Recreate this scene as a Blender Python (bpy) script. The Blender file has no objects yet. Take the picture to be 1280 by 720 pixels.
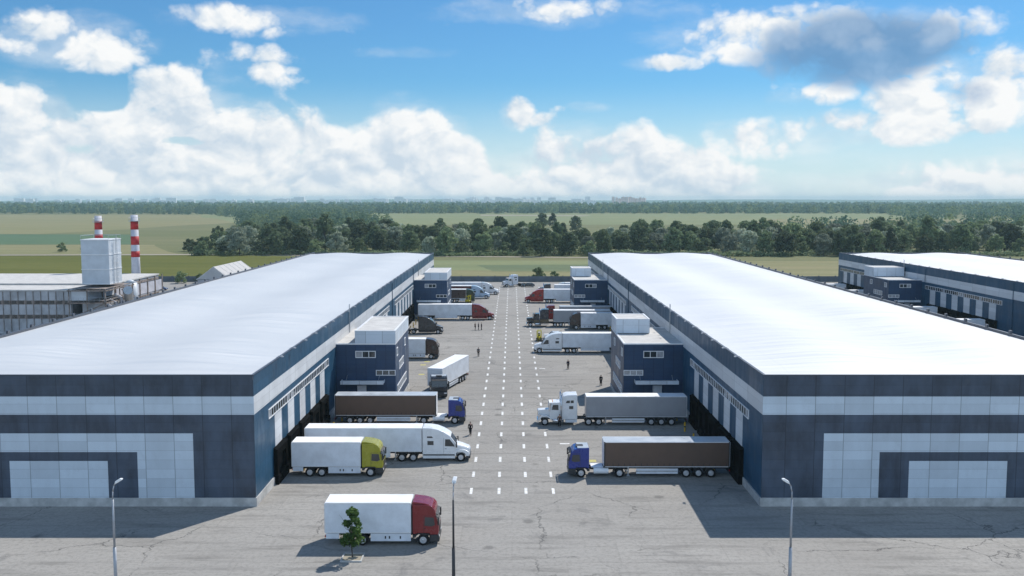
import bpy, bmesh, math, random
import numpy as np
from mathutils import Vector, Matrix, Euler
R = math.radians
PI = math.pi
SC = bpy.context.scene
COL = SC.collection

# ------------------------------------------------------------------ camera
CAM_H, PITCH = 30.0, math.atan(110.5 / 1200)
cam_d = bpy.data.cameras.new('camera')
cam_d.sensor_width = 36.0
cam_d.lens = 33.75
cam_d.clip_start = 0.5
cam_d.clip_end = 60000
cam = bpy.data.objects.new('camera', cam_d)
COL.objects.link(cam)
cam.location = (0, 0, CAM_H)
cam.rotation_euler = (PI / 2 - PITCH, 0, 0)
SC.camera = cam

# ------------------------------------------------------------------ exposure
SC.view_settings.view_transform = 'Standard'
SC.view_settings.look = 'None'
SC.view_settings.gamma = 1
SC.view_settings.use_curve_mapping = False
SC.view_settings.exposure = 0.05
SC.cycles.use_denoising = True
SC.cycles.max_bounces = 5
SC.cycles.diffuse_bounces = 3
SC.cycles.glossy_bounces = 2
SC.cycles.transparent_max_bounces = 6
SC.cycles.volume_bounces = 0
SC.cycles.caustics_reflective = False
SC.cycles.caustics_refractive = False

# ------------------------------------------------------------------ sun
SUN_DIR = Vector((0.52, 0.68, 1.0)).normalized()      # towards the sun
sun_d = bpy.data.lights.new('sun', 'SUN')
sun_d.energy = 4.8
sun_d.angle = R(0.53)
sun_d.color = (1.0, 0.95, 0.88)
sun = bpy.data.objects.new('sun', sun_d)
COL.objects.link(sun)
sun.rotation_euler = SUN_DIR.to_track_quat('Z', 'Y').to_euler()

# ------------------------------------------------------------------ world: sky and clouds
world = bpy.data.worlds.new('World')
SC.world = world
world.use_nodes = True
world.cycles.sampling_method = 'MANUAL'
world.cycles.sample_map_resolution = 512
SKY_STRENGTH = 0.1


class NT:
    """thin wrapper that writes node maths as expressions"""
    def __init__(s, tree):
        s.t = tree

    def put(s, node, i, v):
        if v is None:
            return
        if isinstance(v, bpy.types.NodeSocket):
            s.t.links.new(v, node.inputs[i])
        else:
            node.inputs[i].default_value = v

    def m(s, op, a, b=None, c=None, clamp=False):
        n = s.t.nodes.new('ShaderNodeMath')
        n.operation = op
        n.use_clamp = clamp
        s.put(n, 0, a); s.put(n, 1, b); s.put(n, 2, c)
        return n.outputs[0]

    def vm(s, op, a, b=None, scale=None):
        n = s.t.nodes.new('ShaderNodeVectorMath')
        n.operation = op
        s.put(n, 0, a); s.put(n, 1, b)
        if scale is not None:
            s.put(n, 3, scale)
        return n.outputs[0]

    def xyz(s, v):
        n = s.t.nodes.new('ShaderNodeSeparateXYZ')
        s.put(n, 0, v)
        return n.outputs

    def comb(s, x, y, z=0.0):
        n = s.t.nodes.new('ShaderNodeCombineXYZ')
        s.put(n, 0, x); s.put(n, 1, y); s.put(n, 2, z)
        return n.outputs[0]

    def noise(s, v, scale, detail=4, rough=0.55, dist=0.0, color=False):
        n = s.t.nodes.new('ShaderNodeTexNoise')
        s.put(n, 'Vector', v); s.put(n, 'Scale', scale); s.put(n, 'Detail', float(detail))
        s.put(n, 'Roughness', rough); s.put(n, 'Distortion', dist)
        return n.outputs['Color' if color else 'Fac']

    def voro(s, v, scale, feature='F1', smooth=None, out='Distance'):
        n = s.t.nodes.new('ShaderNodeTexVoronoi')
        n.feature = feature
        s.put(n, 'Vector', v); s.put(n, 'Scale', scale)
        if smooth is not None:
            s.put(n, 'Smoothness', smooth)
        return n.outputs[out]

    def ramp(s, x, a, b, c=0.0, d=1.0, smooth=True):
        n = s.t.nodes.new('ShaderNodeMapRange')
        n.interpolation_type = 'SMOOTHSTEP' if smooth else 'LINEAR'
        s.put(n, 0, x); s.put(n, 1, a); s.put(n, 2, b); s.put(n, 3, c); s.put(n, 4, d)
        return n.outputs[0]

    def mix(s, f, a, b, blend='MIX'):
        n = s.t.nodes.new('ShaderNodeMix')
        n.data_type = 'RGBA'
        n.blend_type = blend
        s.put(n, 0, f)
        s.put(n, 6, a if isinstance(a, bpy.types.NodeSocket) else (*a, 1))
        s.put(n, 7, b if isinstance(b, bpy.types.NodeSocket) else (*b, 1))
        return n.outputs[2]


def sky_angles(px, py):
    """azimuth and elevation seen in the direction of a spot of the sky"""
    x = (px - 640) / 1200
    s = (360 - py) / 1200
    v = Vector((x, math.cos(PITCH) + s * math.sin(PITCH), s * math.cos(PITCH) - math.sin(PITCH))).normalized()
    return math.atan2(v.x, v.y), math.asin(v.z)


def build_sky():
    t = world.node_tree
    t.nodes.clear()
    q = NT(t)
    tc = t.nodes.new('ShaderNodeTexCoord')
    x, y, z = q.xyz(tc.outputs['Generated'])
    az = q.m('ARCTAN2', x, y)
    el = q.m('ARCSINE', z)
    p = q.comb(az, el)
    # Nishita sky
    sk = t.nodes.new('ShaderNodeTexSky')
    sk.sky_type = 'NISHITA'
    sk.sun_disc = False
    sk.sun_elevation = math.asin(SUN_DIR.z)
    sk.sun_rotation = math.atan2(SUN_DIR.x, SUN_DIR.y)
    sk.air_density = 1.0
    sk.dust_density = 0.2
    sk.ozone_density = 2.5
    sky = q.mix(1.0, sk.outputs[0], (0.40, 0.74, 0.98), 'MULTIPLY')

    # cauliflower heads: round cells at several sizes on a softly warped field
    def puffs(v):
        w = q.vm('MULTIPLY', v, (1.0, 1.25, 1.0))
        wn = q.vm('SUBTRACT', q.noise(w, 11, 4, 0.55, color=True), (0.5, 0.5, 0.5))
        w2 = q.vm('ADD', w, q.vm('SCALE', wn, scale=0.050))
        wf = q.vm('SUBTRACT', q.noise(w, 60, 4, 0.6, color=True), (0.5, 0.5, 0.5))
        w3 = q.vm('ADD', w2, q.vm('SCALE', wf, scale=0.010))
        r = q.m('MULTIPLY', q.noise(w2, 9, 6, 0.58), 0.95)
        for sc, am in ((14, .44), (31, .25), (72, .10), (160, .035)):
            c = q.voro(w3, sc, 'F1')
            c = q.m('SUBTRACT', 1.0, q.m('MULTIPLY', c, c))            # domes with creases between them
            r = q.m('ADD', r, q.m('MULTIPLY', c, am))
        return q.m("SUBTRACT", r, 1.10)
    n0 = puffs(p)
    n1 = puffs(q.vm('ADD', p, (0.0060, 0.0085, 0.0)))

    # top line of the cumulus bank
    pts = [(-60, 110), (40, 95), (75, 104), (112, 142), (150, 128), (165, 92), (200, 84), (250, 94), (290, 116),
           (340, 122), (385, 132), (430, 150), (455, 142), (485, 124), (535, 126), (570, 142), (600, 168), (635, 190),
           (660, 178), (690, 146), (735, 152), (770, 166), (800, 160), (850, 170), (890, 176), (915, 196), (950, 214),
           (1000, 218), (1060, 212), (1110, 206), (1160, 196), (1230, 184), (1340, 170)]
    A0, A1, EM = -0.60, 0.60, 0.22
    cv = t.nodes.new('ShaderNodeFloatCurve')
    c = cv.mapping.curves[0]
    val = []
    for px, py in pts:
        a, e = sky_angles(px, py)
        val.append(((a - A0) / (A1 - A0), e / EM))
    val.sort()
    c.points[0].location = (0, val[0][1])
    c.points[1].location = (1, val[-1][1])
    for u, v in val:
        c.points.new(u, v)
    cv.mapping.update()
    q.put(cv, 'Value', q.ramp(az, A0, A1, 0, 1, smooth=False))
    top = q.m('MULTIPLY', cv.outputs[0], EM)
    inside = q.m('SUBTRACT', top, el)
    dens = q.m('MINIMUM', q.m('MULTIPLY', inside, 36.0), 1.3)

    def blob(px, py, rx, ry, amp=1.0):
        a, e = sky_angles(px, py)
        u = q.m('MULTIPLY', q.m('SUBTRACT', az, a), 1200 / rx)
        v = q.m('MULTIPLY', q.m('SUBTRACT', el, e), 1200 / ry)
        rr = q.m('ADD', q.m('MULTIPLY', u, u), q.m('MULTIPLY', v, v))
        return q.m('MULTIPLY', q.m('SUBTRACT', 1.0, rr), amp)
    for b in [(646, 143, 26, 22, 1.0), (668, 150, 26, 10, .5), (725, 134, 30, 7, .3), (825, 78, 44, 11, .6), (500, 66, 60, 8, .4), (310, 88, 64, 20, .30),
              (975, 172, 105, 28, .72), (1085, 160, 130, 22, .80), (1150, 130, 60, 36, .95), (1180, 96, 50, 26, .9),
              (1015, 116, 48, 14, .45), (925, 160, 60, 10, .30), (90, 52, 90, 34, .95), (1250, 110, 60, 50, .9),
              (700, 15, 170, 18, .5), (330, 25, 120, 16, .5), (1010, 40, 200, 30, .7)]:
        dens = q.m('MAXIMUM', dens, blob(*b))
    for b in [(128, 120, 30, 20, 1.15), (200, 138, 34, 8, .8), (222, 176, 50, 6, .8), (100, 186, 34, 9, .9), (365, 190, 40, 8, .6),
              (1165, 192, 90, 6, .4)]:
        dens = q.m('SUBTRACT', dens, q.m('MAXIMUM', blob(*b), 0.0))
    d0 = q.m('ADD', dens, q.m('MULTIPLY', n0, 3.0))
    alpha = q.ramp(d0, -0.12, 0.62)
    thin = q.ramp(q.m('ADD', dens, q.m('MULTIPLY', q.noise(q.vm('MULTIPLY', p, (1, 2.4, 1)), 14, 6, 0.62), 2.2)), 0.95, 2.1, 0, 0.40)
    alpha = q.m('MAXIMUM', alpha, thin)
    # light: heads facing the sun are bright, those turned away and the thick bases are grey
    lit = q.m('MULTIPLY', q.m('SUBTRACT', n0, n1), 3.4)
    lit = q.m('ADD', lit, 0.70)
    lit = q.m('SUBTRACT', lit, q.m('MULTIPLY', q.ramp(inside, 0.008, 0.060), 0.32))
    lit = q.m('ADD', lit, q.ramp(el, 0.060, 0.0, 0, 0.22), clamp=True)
    soft = q.noise(q.vm("MULTIPLY", p, (1, 1.8, 1)), 15, 4, 0.55)
    lit = q.m('ADD', lit, q.m('MULTIPLY', q.m("SUBTRACT", soft, 0.5), 1.25), clamp=True)
    ccol = q.mix(lit, (5.9, 6.9, 7.9), (9.4, 9.5, 9.5))
    # thin veil low over the horizon
    veil = q.ramp(el, 0.125, 0.005, 0.0, 0.88)
    veil = q.m('MULTIPLY', veil, q.ramp(q.noise(q.vm('MULTIPLY', p, (1, 3, 1)), 7, 4, 0.6), 0.2, 0.75, 0.7, 1.0), clamp=True)
    sky = q.mix(veil, sky, (7.9, 8.75, 9.2))
    col = q.mix(alpha, sky, ccol)
    # the one heavy grey-blue cloud high over the far woods
    dk = blob(1075, 60, 135, 50, 1.3)
    dk = q.m('MAXIMUM', dk, blob(1005, 64, 62, 34, 1.1))
    dk = q.m('MAXIMUM', dk, blob(1206, 112, 34, 22, .55))
    dk = q.m('ADD', dk, q.m('MULTIPLY', n0, 1.9))
    dcol = q.mix(q.ramp(n0, -0.2, 0.3), (1.5, 3.1, 5.4), (3.3, 4.9, 7.0))
    col = q.mix(q.ramp(dk, 0.0, 0.85, 0, 0.90), col, dcol)
    # unseen bright cloud field added behind the camera to fill the shade
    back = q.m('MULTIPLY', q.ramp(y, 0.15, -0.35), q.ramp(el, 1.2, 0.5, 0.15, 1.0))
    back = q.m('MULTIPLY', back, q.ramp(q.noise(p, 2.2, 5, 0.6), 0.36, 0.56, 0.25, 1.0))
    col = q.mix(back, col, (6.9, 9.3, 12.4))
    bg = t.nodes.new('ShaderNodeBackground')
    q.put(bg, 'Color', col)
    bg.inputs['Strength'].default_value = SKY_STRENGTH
    out = t.nodes.new('ShaderNodeOutputWorld')
    t.links.new(bg.outputs[0], out.inputs[0])


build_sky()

# ------------------------------------------------------------------ helpers
def tag(o, label=None, cat=None, group=None, kind=None):
    if label: o['label'] = label
    if cat: o['category'] = cat
    if group: o['group'] = group
    if kind: o['kind'] = kind
    return o


def empty(name, loc=(0, 0, 0), rz=0.0):
    o = bpy.data.objects.new(name, None)
    o.empty_display_size = 0.5
    o.location = loc
    o.rotation_euler = (0, 0, rz)
    COL.objects.link(o)
    return o


class MB:
    """collects shapes and links them as one mesh object"""
    def __init__(s):
        s.v, s.f, s.mi, s.mats, s.sm = [], [], [], [], []
        s.cur = 0
        s.M = None
        s.smooth = False

    def mat(s, m):
        if m not in s.mats:
            s.mats.append(m)
        s.cur = s.mats.index(m)
        return s

    def add(s, vs, fs):
        b = len(s.v)
        if s.M is not None:
            vs = [tuple(s.M @ Vector(p)) for p in vs]
        s.v += [tuple(p) for p in vs]
        for f in fs:
            s.f.append([b + i for i in f]); s.mi.append(s.cur); s.sm.append(s.smooth)
        return s

    def box(s, x0, x1, y0, y1, z0, z1):
        x0, x1 = min(x0, x1), max(x0, x1); y0, y1 = min(y0, y1), max(y0, y1)
        return s.add([(x0, y0, z0), (x1, y0, z0), (x1, y1, z0), (x0, y1, z0), (x0, y0, z1), (x1, y0, z1), (x1, y1, z1), (x0, y1, z1)],
                     [(3, 2, 1, 0), (4, 5, 6, 7), (0, 1, 5, 4), (1, 2, 6, 5), (2, 3, 7, 6), (3, 0, 4, 7)])

    def prism_y(s, prof, y0, y1):
        """outline in the XZ plane pushed along Y"""
        n = len(prof)
        vs = [(x, y0, z) for x, z in prof] + [(x, y1, z) for x, z in prof]
        fs = [tuple(range(n)), tuple(reversed(range(n, 2 * n)))] + [((i + 1) % n, i, n + i, n + (i + 1) % n) for i in range(n)]
        return s.add(vs, fs)

    def tube(s, p0, p1, r0, r1=None, n=10, caps=True):
        r1 = r0 if r1 is None else r1
        p0, p1 = Vector(p0), Vector(p1)
        d = (p1 - p0).normalized()
        a = d.orthogonal().normalized(); b = d.cross(a)
        vs = []
        for p, r in ((p0, r0), (p1, r1)):
            for i in range(n):
                t = 2 * PI * i / n
                vs.append(tuple(p + a * (r * math.cos(t)) + b * (r * math.sin(t))))
        fs = [(i, (i + 1) % n, n + (i + 1) % n, n + i) for i in range(n)]
        if caps:
            fs += [tuple(reversed(range(n))), tuple(range(n, 2 * n))]
        return s.add(vs, fs)

    def path(s, pts, r, n=8):
        for i in range(len(pts) - 1):
            ra, rb = (r, r) if not isinstance(r, (list, tuple)) else (r[i], r[i + 1])
            s.tube(pts[i], pts[i + 1], ra, rb, n)
        return s

    def lathe_y(s, prof, n=20, c=(0, 0, 0)):
        """profile of (radius, y) turned about the Y axis"""
        vs = []
        for r, y in prof:
            for i in range(n):
                t = 2 * PI * i / n
                vs.append((c[0] + r * math.cos(t), c[1] + y, c[2] + r * math.sin(t)))
        fs = []
        for k in range(len(prof) - 1):
            for i in range(n):
                j = (i + 1) % n
                fs.append((k * n + i, (k + 1) * n + i, (k + 1) * n + j, k * n + j))
        fs.append(tuple(range(n)))
        fs.append(tuple(reversed(range((len(prof) - 1) * n, len(prof) * n))))
        return s.add(vs, fs)

    def build(s, name, mats=None, parent=None, bevel=0.0, seg=2, fix=True):
        me = bpy.data.meshes.new(name)
        me.from_pydata(s.v, [], s.f)
        if mats is not None and not isinstance(mats, (list, tuple)):
            mats = [mats]
        for m in (mats or s.mats):
            me.materials.append(m)
        if not mats:
            me.polygons.foreach_set('material_index', s.mi)
        me.polygons.foreach_set('use_smooth', s.sm)
        me.update()
        if fix:
            bm = bmesh.new(); bm.from_mesh(me)
            bmesh.ops.recalc_face_normals(bm, faces=bm.faces[:])
            bm.to_mesh(me); bm.free()
        o = bpy.data.objects.new(name, me)
        COL.objects.link(o)
        if parent is not None:
            o.parent = parent
        if bevel:
            b = o.modifiers.new('soft_edges', 'BEVEL')
            b.width = bevel; b.segments = seg; b.limit_method = 'ANGLE'; b.angle_limit = R(25)
            me.polygons.foreach_set('use_smooth', [True] * len(me.polygons))
            b.harden_normals = True
        return o


# ------------------------------------------------------------------ materials
MATS = {}


def mat(name, col, rough=0.5, metal=0.0, spec=0.5, mottle=0.0, scale=1.0, bump=0.0, coat=0.0, emit=None):
    """plain surface with a little uneven wear in colour and gloss"""
    if name in MATS:
        return MATS[name]
    m = bpy.data.materials.new(name)
    m.use_nodes = True
    t = m.node_tree
    b = t.nodes['Principled BSDF']
    q = NT(t)
    b.inputs['Roughness'].default_value = rough
    b.inputs['Metallic'].default_value = metal
    b.inputs['Specular IOR Level'].default_value = spec
    b.inputs['Coat Weight'].default_value = coat
    b.inputs['Base Color'].default_value = (*col, 1)
    if mottle:
        tc = t.nodes.new('ShaderNodeTexCoord')
        n = q.noise(tc.outputs['Object'], scale, 5, 0.6)
        lo = tuple(c * (1 - mottle) for c in col); hi = tuple(min(1, c * (1 + mottle)) for c in col)
        q.put(b, 'Base Color', q.mix(q.ramp(n, 0.3, 0.7), lo, hi))
        q.put(b, 'Roughness', q.ramp(n, 0.3, 0.7, max(0.02, rough - 0.08), min(1, rough + 0.1)))
        if bump:
            bn = t.nodes.new('ShaderNodeBump')
            bn.inputs['Distance'].default_value = bump
            q.put(bn, 'Height', n)
            t.links.new(bn.outputs[0], b.inputs['Normal'])
    if emit:
        b.inputs['Emission Color'].default_value = (*emit[:3], 1)
        b.inputs['Emission Strength'].default_value = emit[3]
    MATS[name] = m
    return m


def panel_mat(name, col, du=2.83, dz=0.925, rough=0.42, axis='x', seam=0.035, dirt=0.18, z0=0.0):
    """sandwich panels: seams every du along the wall and dz up it, faint weather marks"""
    m = bpy.data.materials.new(name)
    m.use_nodes = True
    t = m.node_tree
    q = NT(t)
    b = t.nodes['Principled BSDF']
    tc = t.nodes.new('ShaderNodeTexCoord')
    P = tc.outputs['Object']
    x, y, z = q.xyz(P)
    u = q.m('ADD', x, y) if axis == 'xy' else x if axis == 'x' else y
    fu = q.m('FRACT', q.m('ADD', q.m('DIVIDE', u, du), 100.0))
    fz = q.m('FRACT', q.m('ADD', q.m('DIVIDE', q.m('SUBTRACT', z, z0), dz), 100.0))
    su = q.m('LESS_THAN', fu, seam / du * 2)
    sz = q.m('MULTIPLY', q.m('LESS_THAN', fz, seam / dz), 0.55)
    line = q.m('MAXIMUM', su, sz)
    cell = q.comb(q.m('FLOOR', q.m('ADD', q.m('DIVIDE', u, du), 100.0)), q.m('FLOOR', q.m('DIVIDE', q.m('SUBTRACT', z, z0), dz)), 0.0)
    wn = t.nodes.new('ShaderNodeTexWhiteNoise'); wn.noise_dimensions = '3D'
    q.put(wn, 'Vector', cell)
    tone = q.m('MULTIPLY', q.m('SUBTRACT', wn.outputs['Value'], 0.5), 0.20)
    n1 = q.noise(q.vm('MULTIPLY', P, (1, 1, 0.35)), 0.55, 6, 0.62)
    n2 = q.noise(P, 0.13, 3, 0.5)
    f = q.m('ADD', q.m('ADD', q.m('MULTIPLY', q.m('SUBTRACT', n1, 0.5), dirt * 3.2), q.m('MULTIPLY', q.m('SUBTRACT', n2, 0.5), dirt * 1.5)), tone)
    f = q.m('ADD', f, 1.0)
    c = q.vm('SCALE', tuple(col), scale=f)
    blot = q.ramp(q.noise(P, 0.7, 7, 0.74), 0.50, 0.72, 0.0, 0.42)
    c = q.mix(blot, c, tuple(0.72 * v + 0.045 for v in col))
    c = q.mix(q.m('MULTIPLY', line, 0.7), c, tuple(v * 0.35 for v in col))
    q.put(b, 'Base Color', c)
    q.put(b, 'Roughness', q.ramp(n1, 0.3, 0.7, rough - 0.1, rough + 0.15))
    b.inputs['Specular IOR Level'].default_value = 0.45
    bn = t.nodes.new('ShaderNodeBump')
    bn.inputs['Distance'].default_value = 0.02
    bn.inputs['Strength'].default_value = 0.5
    q.put(bn, 'Height', q.m('SUBTRACT', q.m('MULTIPLY', n2, 0.6), line))
    t.links.new(bn.outputs[0], b.inputs['Normal'])
    return m


M = dict(
    front_dark=panel_mat('anthracite_panel', (0.052, 0.070, 0.102), dirt=0.62),
    front_light=panel_mat('pale_panel', (0.53, 0.60, 0.665), dirt=0.10),
    side_dark=panel_mat('navy_panel', (0.014, 0.066, 0.125), axis='y', du=6.0, dirt=0.12),
    side_light=panel_mat('white_panel', (0.62, 0.635, 0.65), axis='y', du=6.0, dirt=0.05),
    annex=panel_mat('annex_navy_panel', (0.020, 0.050, 0.110), axis='xy', du=1.42, dz=0.6, dirt=0.12),
    annex_light=panel_mat('annex_white_panel', (0.58, 0.64, 0.70), axis='xy', du=2.4, dz=1.2, dirt=0.05),
    concrete=mat('plinth_concrete', (0.42, 0.42, 0.41), 0.85, mottle=0.22, scale=0.8, bump=0.02),
    frame=mat('white_frame', (0.72, 0.73, 0.74), 0.45, mottle=0.05, scale=2),
    glass=mat('window_glass', (0.03, 0.035, 0.04), 0.06, spec=0.9, mottle=0.3, scale=0.7),
    glass_pale=mat('pale_window_glass', (0.30, 0.31, 0.33), 0.18, spec=0.8, mottle=0.2, scale=1.5),
    rubber_recess=mat('dock_rubber_and_recess', (0.006, 0.006, 0.006), 0.95, spec=0.03, mottle=0.3, scale=2),
    void=mat('dock_interior', (0.007, 0.007, 0.008), 0.9, spec=0.05),
    galv=mat('galvanised_steel', (0.42, 0.44, 0.46), 0.45, 0.6, mottle=0.15, scale=3),
    coping=mat('dark_coping', (0.055, 0.065, 0.085), 0.4, mottle=0.1, scale=1),
    roofgrey=mat('annex_roof_felt', (0.50, 0.49, 0.47), 0.85, mottle=0.12, scale=0.6),
    door=mat('pale_door', (0.46, 0.50, 0.55), 0.5, mottle=0.06, scale=2),
    yellow=mat('safety_yellow', (0.62, 0.40, 0.02), 0.45, mottle=0.12, scale=3),
    white=mat('white_truck_paint', (0.74, 0.75, 0.76), 0.28, mottle=0.05, scale=0.8, coat=0.3),
    trailer_white=mat('white_trailer_skin', (0.68, 0.72, 0.77), 0.38, mottle=0.11, scale=0.6),
    trailer_grey=mat('grey_trailer_skin', (0.30, 0.31, 0.335), 0.42, mottle=0.07, scale=0.5),
    roof_white=mat('translucent_white_roof', (0.80, 0.81, 0.82), 0.45, mottle=0.04, scale=0.7),
    roof_silver=mat('silver_tarpaulin_and_sheen', (0.42, 0.46, 0.50), 0.35, mottle=0.10, scale=0.6),
    curtain=mat('brown_curtain', (0.108, 0.066, 0.046), 0.55, mottle=0.10, scale=0.8, bump=0.03),
    maroon_curtain=mat('maroon_curtain', (0.10, 0.022, 0.022), 0.55, mottle=0.10, scale=0.8, bump=0.03),
    tyre=mat('tyre_rubber', (0.014, 0.014, 0.015), 0.85, spec=0.25, mottle=0.2, scale=4),
    rim=mat('wheel_rim', (0.55, 0.56, 0.58), 0.35, 0.5, mottle=0.1, scale=6),
    chassis=mat('chassis_black', (0.018, 0.018, 0.020), 0.6, mottle=0.2, scale=3),
    dark_plastic=mat('dark_plastic', (0.03, 0.031, 0.034), 0.5, mottle=0.1, scale=4),
    chrome=mat('chrome', (0.70, 0.71, 0.73), 0.15, 1.0),
    lens=mat('headlight_lens', (0.75, 0.77, 0.8), 0.08, spec=0.9),
    tail=mat('red_tail_light', (0.45, 0.01, 0.01), 0.2),
    amber=mat('amber_marker', (0.8, 0.28, 0.02), 0.3),
    p_yellow=mat('olive_yellow_paint', (0.32, 0.30, 0.015), 0.28, mottle=0.05, scale=1.2, coat=0.4),
    p_blue=mat('royal_blue_paint', (0.010, 0.030, 0.215), 0.25, mottle=0.06, scale=1.2, coat=0.4),
    p_red=mat('dark_red_paint', (0.19, 0.010, 0.014), 0.25, mottle=0.06, scale=1.2, coat=0.4),
    p_red2=mat('scarlet_paint', (0.30, 0.012, 0.010), 0.25, mottle=0.06, scale=1.2, coat=0.4),
    p_brown=mat('brown_paint', (0.050, 0.030, 0.025), 0.3, mottle=0.06, scale=1.2, coat=0.3),
    p_bronze=mat('bronze_paint', (0.085, 0.062, 0.030), 0.3, mottle=0.06, scale=1.2, coat=0.3),
    p_dark=mat('charcoal_paint', (0.030, 0.032, 0.038), 0.25, mottle=0.06, scale=1.2, coat=0.4),
    p_black=mat('blue_black_paint', (0.012, 0.017, 0.030), 0.25, mottle=0.06, scale=1.2, coat=0.4),
    p_green=mat('dark_green_paint', (0.016, 0.045, 0.030), 0.3, mottle=0.06, scale=1.2, coat=0.3),
    p_white=mat('white_cab_paint', (0.68, 0.70, 0.73), 0.25, mottle=0.05, scale=1.2, coat=0.4),
    p_pale=mat('pale_blue_paint', (0.38, 0.50, 0.64), 0.25, mottle=0.05, scale=1.2, coat=0.4),
    rust=mat('rusty_steel', (0.20, 0.165, 0.145), 0.8, mottle=0.55, scale=0.9, bump=0.02),
    sheet=mat('weathered_grey_sheeting', (0.38, 0.39, 0.41), 0.6, mottle=0.28, scale=0.25),
    silo=mat('pale_corrugated_sheeting', (0.54, 0.58, 0.62), 0.5, mottle=0.10, scale=0.35),
    stack_white=mat('chimney_white', (0.50, 0.50, 0.54), 0.7, mottle=0.10, scale=0.6),
    stack_red=mat('chimney_red', (0.42, 0.018, 0.02), 0.65, mottle=0.12, scale=0.6),
    tent=mat('shed_roof_fabric', (0.42, 0.41, 0.40), 0.7, mottle=0.08, scale=0.3),
    perimeter=mat('perimeter_wall_concrete', (0.10, 0.12, 0.145), 0.8, mottle=0.25, scale=0.3),
    city_white=mat('city_block_white', (0.86, 0.86, 0.86), 0.7, mottle=0.05, scale=0.01),
    city_pink=mat('city_block_pink', (0.80, 0.60, 0.52), 0.7, mottle=0.1, scale=0.01),
    city_glass=mat('city_block_windows', (0.40, 0.45, 0.50), 0.3),
    bark=mat('bark', (0.075, 0.062, 0.050), 0.9, mottle=0.3, scale=2),
    skin=mat('skin', (0.45, 0.27, 0.20), 0.55),
    hair=mat('dark_hair', (0.018, 0.013, 0.010), 0.6),
    cloth_black=mat('black_cloth', (0.010, 0.011, 0.014), 0.85, spec=0.2, mottle=0.2, scale=5),
    cloth_navy=mat('navy_cloth', (0.014, 0.020, 0.040), 0.85, spec=0.2, mottle=0.2, scale=5),
    cloth_grey=mat('grey_cloth', (0.075, 0.075, 0.08), 0.85, spec=0.2, mottle=0.2, scale=5),
    cloth_brown=mat('brown_cloth', (0.09, 0.045, 0.028), 0.85, spec=0.2, mottle=0.2, scale=5),
    car_blue=mat('dark_blue_car_paint', (0.010, 0.020, 0.10), 0.25, coat=0.4),
    car_white=mat('white_car_paint', (0.72, 0.73, 0.74), 0.25, coat=0.4),
    lamp_grey=mat('lamp_post_grey', (0.36, 0.38, 0.41), 0.5, 0.4, mottle=0.1, scale=3),
    lamp_white=mat('lamp_head_white', (0.80, 0.81, 0.82), 0.3),
)


def roof_membrane(name='white_roof_membrane', k1=(0.60, 0.605, 0.61), k2=(0.655, 0.66, 0.66), k3=(0.555, 0.565, 0.57)):
    m = bpy.data.materials.new(name)
    m.use_nodes = True
    t = m.node_tree
    q = NT(t)
    b = t.nodes['Principled BSDF']
    P = t.nodes.new('ShaderNodeTexCoord').outputs['Object']
    x, y, z = q.xyz(P)
    streak = q.noise(q.vm('MULTIPLY', P, (0.05, 1.2, 1)), 1.0, 5, 0.6)
    cloud = q.noise(P, 0.06, 4, 0.6)
    f = q.m('FRACT', q.m('DIVIDE', q.m('ADD', y, 400.0), 2.0))
    f2 = q.m('FRACT', q.m('DIVIDE', q.m('ADD', x, 400.0), 6.4))
    seam = q.m('MAXIMUM', q.m('LESS_THAN', f, 0.05), q.m('LESS_THAN', f2, 0.012))
    c = q.mix(q.ramp(streak, 0.25, 0.75), k1, k2)
    c = q.mix(q.ramp(cloud, 0.35, 0.75, 0, 0.45), c, k3)
    c = q.mix(q.m('MULTIPLY', seam, 0.28), c, (0.42, 0.46, 0.50))
    q.put(b, 'Base Color', c)
    q.put(b, 'Roughness', q.ramp(streak, 0.3, 0.7, 0.42, 0.6))
    bn = t.nodes.new('ShaderNodeBump')
    bn.inputs['Distance'].default_value = 0.03
    bn.inputs['Strength'].default_value = 0.08
    q.put(bn, 'Height', seam)
    t.links.new(bn.outputs[0], b.inputs['Normal'])
    return m


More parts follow.
